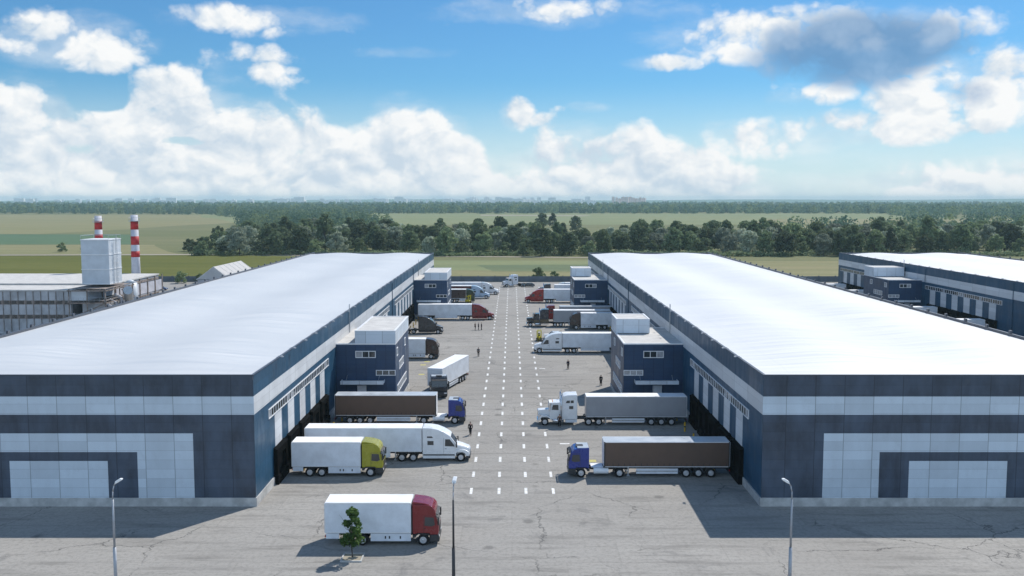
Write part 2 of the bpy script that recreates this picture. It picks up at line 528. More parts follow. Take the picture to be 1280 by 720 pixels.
def yard_mat(name, base, base2):
    """worn concrete-like asphalt: patches, tyre tracks, cracks, stains"""
    m = bpy.data.materials.new(name)
    m.use_nodes = True
    t = m.node_tree
    q = NT(t)
    b = t.nodes['Principled BSDF']
    P = t.nodes.new('ShaderNodeTexCoord').outputs['Object']
    x, y, z = q.xyz(P)
    big = q.noise(P, 0.035, 4, 0.6, 0.5)
    mid = q.noise(P, 0.22, 6, 0.65, 0.3)
    streak = q.noise(q.vm('MULTIPLY', P, (0.12, 0.9, 1)), 0.9, 6, 0.65)
    fine = q.noise(P, 2.6, 5, 0.7)
    c = q.mix(q.ramp(big, 0.3, 0.7), base, base2)
    c = q.mix(q.ramp(mid, 0.42, 0.66, 0, 0.60), c, tuple(v * 1.22 for v in base))
    c = q.mix(q.ramp(streak, 0.47, 0.72, 0, 0.62), c, tuple(v * 0.55 for v in base))
    c = q.mix(q.ramp(fine, 0.42, 0.72, 0, 0.55), c, tuple(v * 0.50 for v in base2))
    # oil and water stains
    st = q.noise(P, 0.13, 6, 0.74, 1.5)
    c = q.mix(q.ramp(st, 0.56, 0.68, 0, 0.38), c, (0.085, 0.085, 0.088))
    spots = q.ramp(q.voro(q.vm('ADD', P, q.vm('SCALE', q.noise(P, 0.8, 4, 0.6, color=True), scale=0.9)), 0.17), 0.05, 0.13, 1.0, 0.0)
    c = q.mix(q.m('MULTIPLY', spots, 0.5), c, (0.06, 0.058, 0.055))
    # repaired strips
    pa = t.nodes.new('ShaderNodeTexBrick')
    q.put(pa, 'Vector', P)
    pa.inputs['Scale'].default_value = 0.055
    pa.inputs['Mortar Size'].default_value = 0.004
    pa.inputs['Color1'].default_value = (0.42, 0.42, 0.42, 1)
    pa.inputs['Color2'].default_value = (0.58, 0.58, 0.58, 1)
    pa.inputs['Mortar'].default_value = (0.30, 0.30, 0.30, 1)
    pa.inputs['Bias'].default_value = -0.2
    c = q.mix(0.22, c, pa.outputs[0], 'OVERLAY')
    # cracks
    w = q.vm('ADD', P, q.vm('SCALE', q.noise(P, 0.5, 5, 0.65, color=True), scale=2.2))
    cr = q.voro(w, 0.085, 'DISTANCE_TO_EDGE')
    crk = q.ramp(cr, 0.0, 0.007, 1.0, 0.0)
    gate = q.ramp(q.noise(P, 0.09, 3, 0.5), 0.48, 0.56)
    c = q.mix(q.m('MULTIPLY', q.m('MULTIPLY', crk, gate), 0.75), c, (0.05, 0.05, 0.05))
    q.put(b, 'Base Color', c)
    q.put(b, 'Roughness', q.ramp(mid, 0.3, 0.7, 0.75, 0.95))
    b.inputs['Specular IOR Level'].default_value = 0.3
    bn = t.nodes.new('ShaderNodeBump')
    bn.inputs['Distance'].default_value = 0.02
    q.put(bn, 'Height', q.m('SUBTRACT', fine, crk))
    t.links.new(bn.outputs[0], b.inputs['Normal'])
    return m


def land_mat(name, a, b_, c_, s=0.006, stretch=(0.35, 1.6, 1), rows=0.0):
    m = bpy.data.materials.new(name)
    m.use_nodes = True
    t = m.node_tree
    q = NT(t)
    b = t.nodes['Principled BSDF']
    P = t.nodes.new('ShaderNodeTexCoord').outputs['Object']
    S = q.vm('MULTIPLY', P, stretch)
    n1 = q.noise(S, s, 6, 0.62, 0.6)
    n2 = q.noise(S, s * 7, 6, 0.65, 0.4)
    n3 = q.noise(P, 0.35, 4, 0.7)
    c = q.mix(q.ramp(n1, 0.35, 0.65), a, b_)
    c = q.mix(q.ramp(n2, 0.42, 0.72, 0, 0.7), c, c_)
    c = q.mix(q.ramp(n3, 0.3, 0.75, 0, 0.35), c, tuple(v * 0.6 for v in a))
    if rows:
        x, y, z = q.xyz(P)
        wv = q.m('SINE', q.m('MULTIPLY', q.m('ADD', q.m('ADD', y, q.m('MULTIPLY', x, 0.15)), q.m('MULTIPLY', n1, 60)), rows))
        c = q.mix(q.ramp(wv, 0.2, 1.0, 0, 0.25), c, tuple(v * 0.7 for v in b_))
    q.put(b, 'Base Color', c)
    b.inputs['Roughness'].default_value = 0.95
    b.inputs['Specular IOR Level'].default_value = 0.1
    return m


def leaf_mat(name, dark, light):
    m = bpy.data.materials.new(name)
    m.use_nodes = True
    t = m.node_tree
    q = NT(t)
    b = t.nodes['Principled BSDF']
    tc = t.nodes.new('ShaderNodeTexCoord')
    oi = t.nodes.new('ShaderNodeObjectInfo')
    n = q.noise(tc.outputs['Object'], 0.55, 3, 0.6)
    n2 = q.noise(tc.outputs['Object'], 3.5, 2, 0.6)
    f = q.ramp(q.m('ADD', q.m('MULTIPLY', n, 0.65), q.m('MULTIPLY', n2, 0.35)), 0.35, 0.66)
    c = q.mix(f, dark, light)
    f2 = q.ramp(oi.outputs['Random'], 0.0, 1.0, 0.50, 1.50, smooth=False)
    c = q.vm('SCALE', c, scale=f2)
    q.put(b, 'Base Color', c)
    b.inputs['Roughness'].default_value = 0.75
    b.inputs['Specular IOR Level'].default_value = 0.2
    tr = t.nodes.new('ShaderNodeBsdfTranslucent')
    q.put(tr, 'Color', c)
    mx = t.nodes.new('ShaderNodeMixShader')
    mx.inputs[0].default_value = 0.40
    t.links.new(b.outputs[0], mx.inputs[1]); t.links.new(tr.outputs[0], mx.inputs[2])
    out = [k for k in t.nodes if k.type == 'OUTPUT_MATERIAL'][0]
    t.links.new(mx.outputs[0], out.inputs[0])
    return m


M['roof'] = roof_membrane()
M['roof_greyer'] = roof_membrane('greyer_roof_membrane', (0.51, 0.53, 0.545), (0.575, 0.59, 0.60), (0.465, 0.49, 0.51))  # darker, slightly bluer tones for one warehouse roof
M['yard'] = yard_mat('worn_yard_surface', (0.262, 0.250, 0.231), (0.325, 0.312, 0.289))
M['paint'] = mat('road_paint', (0.66, 0.66, 0.645), 0.6, mottle=0.22, scale=2.2)
M['ypaint'] = mat('yellow_road_paint', (0.45, 0.40, 0.12), 0.6, mottle=0.10, scale=3)
M['leaf'] = leaf_mat('dark_leaves', (0.068, 0.105, 0.052), (0.195, 0.245, 0.125))
M['leaf_silver'] = leaf_mat('silver_green_leaves', (0.160, 0.200, 0.140), (0.420, 0.460, 0.340))
M['leaf_mid'] = leaf_mat('mid_green_leaves', (0.080, 0.120, 0.055), (0.240, 0.290, 0.145))
M['leaf_far'] = leaf_mat('far_wood_leaves', (0.040, 0.085, 0.055), (0.115, 0.175, 0.120))
M['leaf_fresh'] = leaf_mat('fresh_green_leaves', (0.03, 0.07, 0.015), (0.12, 0.20, 0.05))
M['earth'] = land_mat('meadow', (0.150, 0.160, 0.075), (0.190, 0.185, 0.095), (0.120, 0.140, 0.065))
M['tan'] = land_mat('dry_field', (0.240, 0.220, 0.115), (0.205, 0.205, 0.100), (0.275, 0.245, 0.140), rows=0.25)
M['olive'] = land_mat('olive_field', (0.105, 0.115, 0.022), (0.135, 0.138, 0.034), (0.085, 0.098, 0.020), rows=0.5)
M['teal'] = land_mat('green_crop', (0.090, 0.150, 0.085), (0.110, 0.165, 0.090), (0.078, 0.135, 0.075), rows=0.3)
M['palefield'] = land_mat('pale_field', (0.190, 0.220, 0.110), (0.230, 0.240, 0.125), (0.165, 0.200, 0.100), rows=0.1)
M['soft_crop'] = land_mat('thin_green_crop', (0.130, 0.165, 0.090), (0.165, 0.185, 0.095), (0.110, 0.150, 0.085), rows=0.3)
M['track'] = land_mat('dirt_track', (0.34, 0.31, 0.25), (0.30, 0.27, 0.21), (0.38, 0.34, 0.28))

# ------------------------------------------------------------------ setting: ground, fields, yard
def sheet(name, x0, x1, y0, y1, z, m):
    b = MB(); b.add([(x0, y0, z), (x1, y0, z), (x1, y1, z), (x0, y1, z)], [(0, 1, 2, 3)])
    return tag(b.build(name, m, fix=False), kind='structure')


def patch(name, pts, z, m):
    """a field with a slightly uneven outline"""
    rnd = random.Random(len(pts) * 7 + int(abs(pts[0][0])))
    out = []
    for i in range(len(pts)):
        a, b = Vector(pts[i]), Vector(pts[(i + 1) % len(pts)])
        n = 8
        for k in range(n):
            p = a.lerp(b, k / n)
            w = (b - a).length * 0.012
            out.append((p.x + rnd.uniform(-w, w), p.y + rnd.uniform(-w, w) * 0.35, z))
    b = MB(); b.add(out, [tuple(range(len(out)))])
    return tag(b.build(name, m, fix=False), kind='structure')


sheet('ground', -13000, 13000, -500, 13000, -0.06, M['earth'])
sheet('yard', -330, 330, 20, 350, 0.0, M['yard'])

# road markings: four broken lines up the yard
b = MB()
rnd = random.Random(4)
for cx in (-4.20, -1.36, 1.45, 4.27):
    for k in range(40):
        y = 95.9 + k * 6.03
        if y > 330: break
        w = 0.15 + rnd.uniform(-0.01, 0.01); x = cx + rnd.uniform(-0.02, 0.02); L = 2.1 + rnd.uniform(-0.12, 0.1)
        b.add([(x - w, y, .006), (x + w, y, .006), (x + w, y + L, .006), (x - w, y + L, .006)], [(0, 1, 2, 3)])
for (x, y, L) in ((5.9, 116.0, 1.2), (4.9, 168.8, 1.0), (7.3, 214.0, 1.6)):
    b.add([(x, y, .006), (x + L, y, .006), (x + L, y + .45, .006), (x, y + .45, .006)], [(0, 1, 2, 3)])
tag(b.build('road_markings', M['paint'], fix=False), kind='structure')
b = MB()
for (x, y) in ((-16.2, 172.5), (-15.6, 163.0), (9.2, 108.0), (-15.8, 176.0)):
    b.add([(x - .5, y - .1, .006), (x + .5, y - .1, .006), (x + .5, y + .9, .006), (x - .5, y + .9, .006)], [(0, 1, 2, 3)])
tag(b.build('yellow_yard_markings', M['ypaint'], fix=False), kind='structure')
# planting pit of the young tree, with its kerb
b = MB()
b.box(-14.3, -12.5, 77.3, 77.42, 0, .12); b.box(-14.3, -12.5, 79.08, 79.2, 0, .12); b.box(-14.3, -14.18, 77.421, 79.079, 0, .12); b.box(-12.62, -12.5, 77.421, 79.079, 0, .12)
tag(b.build('kerb', M['concrete']), kind='structure')

# fields, by distance
sheet('soil', -14.18, -12.62, 77.42, 79.08, .05, M['track'])
patch('olive_field', [(-420, 352), (-100, 352), (-100, 500), (-160, 520), (-520, 500)], 0.02, M['olive'])
patch('dirt_track', [(-520, 501), (-160, 521), (60, 492), (60, 498), (-160, 531), (-520, 512)], 0.05, M['track'])
patch('dry_field', [(-60, 352), (190, 352), (260, 470), (60, 470), (-60, 475)], 0.02, M['tan'])
patch('green_crop', [(-8, 402), (48, 400), (70, 446), (-16, 440)], 0.05, M['soft_crop'])
patch('pale_strip', [(-95, 420), (0, 405), (60, 474), (-95, 474)], 0.035, M['palefield'])
patch('dry_field', [(-560, 520), (-185, 530), (-240, 640), (-700, 640)], 0.02, M['tan'])
patch('green_crop', [(-720, 645), (-250, 645), (-330, 830), (-900, 860)], 0.02, M['teal'])
patch('dry_field', [(-1000, 870), (-400, 840), (-300, 1900), (-1500, 1900)], 0.02, M['tan'])
patch('pale_field', [(-330, 1150), (560, 1150), (900, 2100), (-700, 2100)], 0.03, M['palefield'])
patch('dry_field', [(200, 850), (620, 850), (900, 1500), (400, 1500)], 0.05, M['tan'])
patch('dirt_track', [(-60, 1800), (130, 1750), (150, 1830), (-60, 1890)], 0.08, M['track'])

# low blue ridge along the horizon
b = MB()
rnd = random.Random(11)
N = 120
vs = []
ph = [rnd.uniform(0, 6) for _ in range(5)]
for j, yy in enumerate((9200, 10200, 11400, 12400)):
    for i in range(N + 1):
        xx = -11500 + 23000 * i / N
        h = 14 + 7 * math.sin(xx / 1500 + ph[0]) + 5 * math.sin(xx / 620 + ph[1]) + 14 / (1 + math.exp(-(xx - 1500) / 700))
        vs.append((xx, yy, (-1, h * .8 + 4, h + 8, -1)[j]))
fs = [(j * (N + 1) + i, j * (N + 1) + i + 1, (j + 1) * (N + 1) + i + 1, (j + 1) * (N + 1) + i) for j in range(3) for i in range(N)]
b.add(vs, fs)
tag(b.build('hills', M['teal'], fix=False), kind='structure')

# the air between here and the horizon
hm = bpy.data.materials.new('haze_air'); hm.use_nodes = True
t = hm.node_tree; t.nodes.clear()
pv = t.nodes.new('ShaderNodeVolumePrincipled')
pv.inputs['Color'].default_value = (0.62, 0.88, 0.94, 1)
pv.inputs['Density'].default_value = 0.000105
pv.inputs['Anisotropy'].default_value = 0.0
t.links.new(pv.outputs[0], t.nodes.new('ShaderNodeOutputMaterial').inputs['Volume'])
b = MB(); b.box(-13500, 13500, -600, 13500, -3.0, 66.0)
tag(b.build('haze', hm), 'pale blue haze over the fields and woods', kind='stuff')
#@@STRUCT
# ------------------------------------------------------------------ warehouses and their office annexes
WY0, WY1, WH, WW = 92.0, 308.0, 13.0, 38.4
BANKS = [(100.0, 5), (159.5, 6), (207.0, 6), (270.0, 6)]


def warehouse(xw, sx, label, roof='roof'):
    """xw: the dock wall; sx: which way the building lies from it"""
    root = empty('warehouse', (xw + sx * WW / 2, WY0, 0))
    off = Matrix.Translation((-(xw + sx * WW / 2), -WY0, 0))
    X = lambda u: xw + sx * u

    def mb():
        k = MB(); k.M = off
        return k
    tag(root, label, 'warehouse', 'warehouses with dock doors')
    # hull: long sides navy, ends anthracite
    k = mb()
    k.mat(M['front_dark']); k.box(X(0.02), X(WW - .02), WY0, WY0 + .5, 0, 12.55); k.box(X(0.02), X(WW - .02), WY1 - .5, WY1, 0, 12.55)
    k.mat(M['side_dark']); k.box(X(0), X(.5), WY0 + .002, WY1 - .002, 0, 12.553); k.box(X(WW - .5), X(WW), WY0 + .002, WY1 - .002, 0, 12.553)
    k.build('wall', None, root)
    k = mb()
    k.mat(M['front_dark']); k.box(X(.02), X(WW - .02), WY0, WY0 + .3, 12.553, 13.0); k.box(X(.02), X(WW - .02), WY1 - .3, WY1, 12.553, 13.0)
    k.mat(M['side_dark']); k.box(X(0), X(.3), WY0 + .3, WY1 - .3, 12.556, 13.0)
    k.mat(M['coping']); k.box(X(WW - .3), X(WW), WY0 + .3, WY1 - .3, 12.556, 13.25)
    k.build('parapet', None, root)
    k = mb().mat(M['coping'])
    k.box(X(-.05), X(WW + .05), WY0 - .05, WY0 + .24, 13.002, 13.07)
    k.box(X(-.05), X(WW + .05), WY1 - .24, WY1 + .05, 13.002, 13.07)
    k.box(X(-.05), X(.20), WY0 + .25, WY1 - .25, 13.002, 13.06)
    k.build('coping', None, root)
    # roof: two very low ridges, hipped at the ends
    k = mb(); k.smooth = True
    nu, nv = 64, 72
    vs, fs = [], []
    for j in range(nv + 1):
        v = j / nv
        y = WY0 + .3 + (WY1 - WY0 - .6) * v
        for i in range(nu + 1):
            u = .3 + (WW - .6) * i / nu
            g = abs(((u / WW * 2) % 1.0) - 0.5) * 2                       # 1 at valleys and eaves, 0 on the ridges
            h = 0.55 * (0.5 + 0.5 * math.cos(PI * g))
            e = min(1.0, min(y - WY0, WY1 - y) / 9.0)
            e = e * e * (3 - 2 * e)
            vs.append((X(u), y, 12.62 + .30 * min(1, e * 1.5) + h * e))
    for j in range(nv):
        for i in range(nu):
            a = j * (nu + 1) + i
            fs.append((a, a + 1, a + nu + 2, a + nu + 1))
    k.add(vs, fs)
    k.build('roof', M[roof], root)
    # bands and blocks of pale panels
    k = mb()
    k.mat(M['front_light'])
    k.box(X(-.02), X(WW + .02), WY0 - .02, WY0 + .1, 9.13, 10.93)
    k.box(X(-.02), X(WW + .02), WY1 - .1, WY1 + .02, 9.13, 10.93)
    k.box(X(6.0), X(WW - 6.0), WY0 - .02, WY0 + .1, .85, 7.28)
    k.box(X(14.4), X(WW - 14.4), WY0 - .06, WY0 + .1, .85, 4.54)
    k.mat(M['front_dark']); k.box(X(11.5), X(WW - 11.5), WY0 - .04, WY0 + .1, .85, 5.42)
    k.mat(M['side_light'])
    k.box(X(-.023), X(.1), WY0 + .1, WY1 - .1, 9.13, 10.93)
    k.box(X(WW - .1), X(WW + .023), WY0 + .1, WY1 - .1, 9.13, 10.93)
    k.build('pale_panels', None, root)
    # plinth, open where the docks are
    k = mb().mat(M['concrete'])
    k.box(X(-.12), X(WW + .12), WY0 - .12, WY0 + .1, 0, .85)
    k.box(X(WW - .1), X(WW + .1), WY0 + .1, WY1 - .1, 0, .85)
    ys = [WY0 + .1]
    for (y0, n) in BANKS: ys += [y0 - .6, y0 + 6 * n - 2.4]
    ys.append(WY1 - .1)
    for a in range(0, len(ys), 2): k.box(X(-.12), X(.1), ys[a], ys[a + 1], 0, .85)
    k.build('plinth', None, root)
    # band under the pale panels, the dock recess shade painted black
    for (y0, n) in BANKS:
        k = mb().mat(M['rubber_recess']); k.box(X(-.035), X(.1), y0 - .55, y0 + 6 * n - 2.45, 0.0, 3.80)
        k.build('dock_recess_shade', None, root)
    # docks
    for (y0, n) in BANKS:
        w = mb().mat(M['frame'])
        L0, L1 = y0 - 2.6, y0 + 6 * n - .2
        zz0, zz1 = 7.42, 8.42
        w.box(X(-.10), X(.05), L0, L1, zz0, zz0 + .09); w.box(X(-.10), X(.05), L0, L1, zz1 - .09, zz1)
        nm = int((L1 - L0) / 1.0)
        for i in range(nm + 1):
            y = L0 + (L1 - L0 - .07) * i / nm
            w.box(X(-.09), X(.05), y, y + (.12 if i % 4 == 0 else .06), zz0 + .09, zz1 - .09)
        win = w.build('window', None, root)
        rnd = random.Random(int(y0))
        g1 = mb()
        for i in range(nm):
            a = L0 + (L1 - L0 - .07) * i / nm + .06; c = a + (L1 - L0 - .07) / nm - .06
            g1.mat(M['glass_pale'] if rnd.random() < .15 else M['glass'])  # some panes paler, reflection put into their colour
            g1.box(X(-.04), X(.05), a, c, zz0 + .09, zz1 - .09)
        g1.build('pane', None, win)
        for i in range(n):
            y = y0 + 6 * i
            k = mb().mat(M['side_light']); k.box(X(-.02), X(.1), y, y + 3.0, 3.85, 7.36)
            k.build('dock_panel', None, root)
            k = mb().mat(M['rubber_recess'])
            k.prism_y([(X(-.42), 1.0), (X(-.42), 3.60), (X(.1), 3.84), (X(.1), 1.0)], y - .75, y - .05)
            k.prism_y([(X(-.42), 1.0), (X(-.42), 3.60), (X(.1), 3.84), (X(.1), 1.0)], y + 3.05, y + 3.75)
            k.prism_y([(X(-.46), 3.605), (X(-.46), 3.70), (X(.1), 3.95), (X(.1), 3.846)], y - .8, y + 3.8)
            k.box(X(-.40), X(.1), y - .048, y + 3.048, 3.0, 3.595)
            sh = k.build('dock_shelter', None, root)
            k = mb().mat(M['void']); k.box(X(-.06), X(.05), y - .04, y + 3.04, .99, 3.29)  # near-black panel, shade of the dock opening put into its colour
            k.build('dock_door', None, sh)
            k = mb().mat(M['void']); k.box(X(-.55), X(.1), y - .9, y + 3.9, 0.0, .98)
            k.mat(M['rubber_recess'])
            k.box(X(-.72), X(-.551), y + .1, y + .45, .45, .95); k.box(X(-.72), X(-.551), y + 2.55, y + 2.9, .45, .95)
            k.build('dock_bumper', None, sh)
    # floodlights leaning over the parapet, ladder, downpipes
    for i in range(34):
        y = WY0 + 9.5 + 6 * i
        if y > WY1 - 5: break
        k = mb().mat(M['galv'])
        k.path([(X(.1), y, 13.0), (X(.05), y, 13.22), (X(-.45), y, 13.3)], .022, 6)
        k.path([(X(.1), y + .8, 13.0), (X(.05), y + .8, 13.22), (X(-.45), y + .8, 13.3)], .022, 6)
        k.path([(X(-.42), y - .05, 13.3), (X(-.42), y + .85, 13.3)], .022, 6)
        k.mat(M['lamp_grey']); k.box(X(-.62), X(-.36), y + .2, y + .6, 13.18, 13.27)
        k.build('floodlight', None, root)
        k = mb().mat(M['coping'])
        k.box(X(WW - .28), X(WW - .02), y, y + .5, 13.252, 13.62)
        k.build('eave_vent', None, root)
    for y in (146.5, 256.0):
        k = mb().mat(M['galv'])
        for a in (0, .5): k.path([(X(-.14), y + a, 9.6), (X(-.14), y + a, 14.0)], .04, 6)
        for i in range(15): k.path([(X(-.14), y, 9.7 + i * .29), (X(-.14), y + .5, 9.7 + i * .29)], .022, 5)
        k.build('ladder', None, root)
    for y in (200.0, 243.0):
        k = mb().mat(M['side_dark']); k.tube((X(-.10), y, .9), (X(-.10), y, 12.6), .075, n=8)
        k.build('downpipe', None, root)
    return root


def win_frame(par, mb, rect, axis, at, out, n, pale_panes=(), depth=.10):
    """a window of n lights: frame and its panes. axis 'y': in a wall facing along Y at y=at; 'x': in a wall facing along X"""
    a0, a1, z0, z1 = rect
    a0, a1 = min(a0, a1), max(a0, a1)

    def bx(k, p0, p1, q0, q1, d0, d1):
        lo, hi = at + out * d0, at + out * d1
        if axis == 'y': k.box(p0, p1, lo, hi, q0, q1)
        else: k.box(lo, hi, p0, p1, q0, q1)
    k = mb().mat(M['frame'])
    t = .10
    bx(k, a0, a1, z0, z0 + t, -.05, depth); bx(k, a0, a1, z1 - t, z1, -.05, depth)
    for i in range(n + 1):
        c = a0 + (a1 - a0 - t) * i / n
        bx(k, c, c + t, z0 + t, z1 - t, -.05, depth - .01)
    fr = k.build('window', None, par)
    for i in range(n):
        c0 = a0 + (a1 - a0 - t) * i / n + t; c1 = a0 + (a1 - a0 - t) * (i + 1) / n
        k = mb().mat(M['glass_pale'] if i in pale_panes else M['glass'])  # listed panes get the paler glass colour
        bx(k, c0, c1, z0 + t, z1 - t, -.05, .03)
        k.build('pane', None, fr)


def annex(xw, sx, y0, label, box, group='office annexes on the dock walls'):
    """two-storey office block standing 8.5 m out from the dock wall"""
    W, D, Hh = 8.5, 17.4, 9.4
    xa = xw - sx * W                                # outer long face
    root = empty('office_annex', (xw - sx * W / 2, y0, 0))
    off = Matrix.Translation((-(xw - sx * W / 2), -y0, 0))

    def mb():
        k = MB(); k.M = off
        return k
    tag(root, label, 'office building', group)
    e = .004
    k = mb()
    k.mat(M['annex']); k.box(xw - sx * .004, xa, y0, y0 + D, .0, Hh)
    k.build('wall', None, root)
    k = mb().mat(M['roofgrey']); k.box(xw - sx * .03, xa + sx * .25, y0 + .25, y0 + D - .25, Hh + e, Hh + .08)
    k.build('roof', None, root)
    k = mb().mat(M['frame'])
    k.box(xw - sx * .03, xa - sx * .04, y0 - .04, y0 + .249, Hh + e, Hh + .18); k.box(xw - sx * .03, xa - sx * .04, y0 + D - .249, y0 + D + .04, Hh + e, Hh + .18)
    k.box(xa + sx * .249, xa - sx * .04, y0 + .25, y0 + D - .25, Hh + e, Hh + .18)
    k.build('coping', None, root)
    bx0, bx1, by0, by1, bz = box
    k = mb().mat(M['annex_light']); k.box(bx0, bx1, y0 + by0, y0 + by1, Hh + .185, bz)
    ph = k.build('roof_plant_room', None, root)
    k = mb().mat(M['roofgrey']); k.box(bx0 + .25, bx1 - .25, y0 + by0 + .25, y0 + by1 - .25, bz + e, bz + .05)
    k.mat(M['frame']); k.box(bx0 - .04, bx1 + .04, y0 + by0 - .04, y0 + by0 + .24, bz + e, bz + .12); k.box(bx0 - .04, bx1 + .04, y0 + by1 - .24, y0 + by1 + .04, bz + e, bz + .12)
    k.box(bx0 - .04, bx0 + .24, y0 + by0 + .245, y0 + by1 - .245, bz + e, bz + .12); k.box(bx1 - .24, bx1 + .04, y0 + by0 + .245, y0 + by1 - .245, bz + e, bz + .12)
    k.build('coping', None, ph)
    k = mb().mat(M['concrete']); k.box(xw - sx * .15, xa - sx * .1, y0 - .1, y0 + .1, 0, .55); k.box(xa + sx * .1, xa - sx * .1, y0 + .1, y0 + D - .1, 0, .55)
    k.build('plinth', None, root)
    F = lambda u: xw - sx * u                       # along the front face, from the dock wall outwards
    win_frame(root, mb, (F(2.8), F(5.7), 7.50, 8.50), 'y', y0, -1, 3, pale_panes=(0,) if sx < 0 else (2,))
    win_frame(root, mb, (F(5.7), F(8.5), 4.95, 5.75), 'y', y0, -1, 3, pale_panes=(0, 1, 2) if sx > 0 else ())
    for (a, c, z0, z1, n, bl) in ((1.2, 2.6, 7.5, 8.7, 1, (0,)), (11.0, 12.6, 7.5, 8.7, 1, (0,)), (4.0, 9.8, 5.1, 6.3, 4, (0, 1, 2, 3)), (1.6, 13.4, 2.0, 3.2, 8, tuple(range(8)))):
        win_frame(root, mb, (y0 + a, y0 + c, z0, z1), 'x', xa, -sx, n, pale_panes=bl)
    # canopy over the door
    k = mb().mat(M['frame'])
    k.box(F(.9), F(6.9), y0 - 1.6, y0 - .003, 4.15, 4.22)
    k.mat(M['annex_light']); k.box(F(.85), F(6.95), y0 - 1.68, y0 - 1.602, 3.95, 4.45); k.box(F(.85), F(.9) , y0 - 1.6, y0 - .003, 4.0, 4.4); k.box(F(6.9), F(6.95), y0 - 1.6, y0 - .003, 4.0, 4.4)
    cn = k.build('canopy', None, root)
    k = mb().mat(M['galv'])
    for u in (1.6, 6.2): k.path([(F(u), y0 - 1.5, 4.2), (F(u), y0 - .02, 5.0)], .03, 6)
    k.build('tie_rod', None, cn)
    k = mb().mat(M['frame']); k.box(F(3.0), F(4.3), y0 - .06, y0 - .003, .0, 2.6)
    k.mat(M['door']); k.box(F(3.08), F(4.22), y0 - .09, y0 - .061, .05, 2.52)
    dr = k.build('door', None, root)
    k = mb().mat(M['galv']); k.path([(F(3.25), y0 - .15, 1.05), (F(3.25), y0 - .15, 1.35)], .02, 6); k.build('handle', None, dr)
    # panel seam of pale glazing over the door
    k = mb().mat(M['annex_light']); k.box(F(3.0), F(4.3), y0 - .05, y0 - .003, 2.63, 3.5)
    k.build('transom_panel', None, root)
    return root


XL, XR = -25.15, 24.45
wl = warehouse(XL, -1, 'long white-roofed warehouse whose dock wall is sunlit bright blue', roof='roof_greyer')
wr = warehouse(XR, 1, 'long white-roofed warehouse with its navy dock wall in shade, facing the sunlit one')
wt = warehouse(105.0, 1, 'white-roofed warehouse partly hidden beyond the roof of the shaded warehouse')
for y0, lw, rw, tw in ((135.6, 'large navy office annex with white roof box on sunlit warehouse, nearer of its two', 'large navy office annex, white box at back of its grey roof, on shaded warehouse', None),
                       (245.0, 'navy office annex right behind the dark red long-nosed truck, on the sunlit warehouse', 'navy office annex at the far end of the shaded warehouse, beside the bright red truck', 'navy office annex of the third warehouse beyond the shaded warehouse roof')):
    annex(XL, -1, y0, lw, (-22.4, -16.62, .02, 17.3, 11.3))
    annex(XR, 1, y0, rw, (15.98, 21.1, 10.4, 17.3, 11.7))
    if tw: annex(105.0, 1, y0, tw, (96.53, 104.6, 10.4, 17.3, 11.9))

# bollards beside the docks
def bollard():
    k = MB().mat(M['yellow']); k.tube((0, 0, 0), (0, 0, 1.25), .11, n=12)
    k.mat(M['chassis']); k.tube((0, 0, 1.25), (0, 0, 1.32), .10, .05, n=12); k.tube((0, 0, .55), (0, 0, .75), .114, n=12, caps=False)
    return k.build('bollard')


bl0 = bollard()
first = True
for (xw, s, w) in ((XL, 1, 'sunlit'), (XR, -1, 'shaded')):
    for (y0, n) in BANKS[:3]:
        for i in range(n):
            o = bl0 if first else bl0.copy()
            if not first: COL.objects.link(o)
            first = False
            o.location = (xw + s * 2.0, y0 + 6 * i + 4.5, 0)
            tag(o, 'yellow steel bollard between dock doors of the %s warehouse' % w, 'bollard', 'bollards by the docks of the %s warehouse' % w)

# perimeter wall across the end of the yard
def perimeter(x0, x1, y, label):
    root = empty('perimeter_wall', ((x0 + x1) / 2, y, 0))
    k = MB().mat(M['perimeter']); L = (x1 - x0) / 2
    k.box(-L, L, -.08, .08, 0, 2.05)
    k.build('panels', None, root)
    n = int((x1 - x0) / 6)
    k = MB().mat(M['perimeter'])
    for i in range(n + 1):
        x = -L + 2 * L * i / n
        k.box(x - .16, x + .16, -.2, .2, 0, 2.3)
    k.build('posts', None, root)
    tag(root, label, 'wall')


perimeter(-62, 62, 350.5, 'dark grey panel wall closing the far end of the yard')
perimeter(-330, -64, 350.5, 'dark grey panel wall behind the factory and the pale shed')
perimeter(64, 330, 350.5, 'dark grey panel wall behind the shaded warehouse')

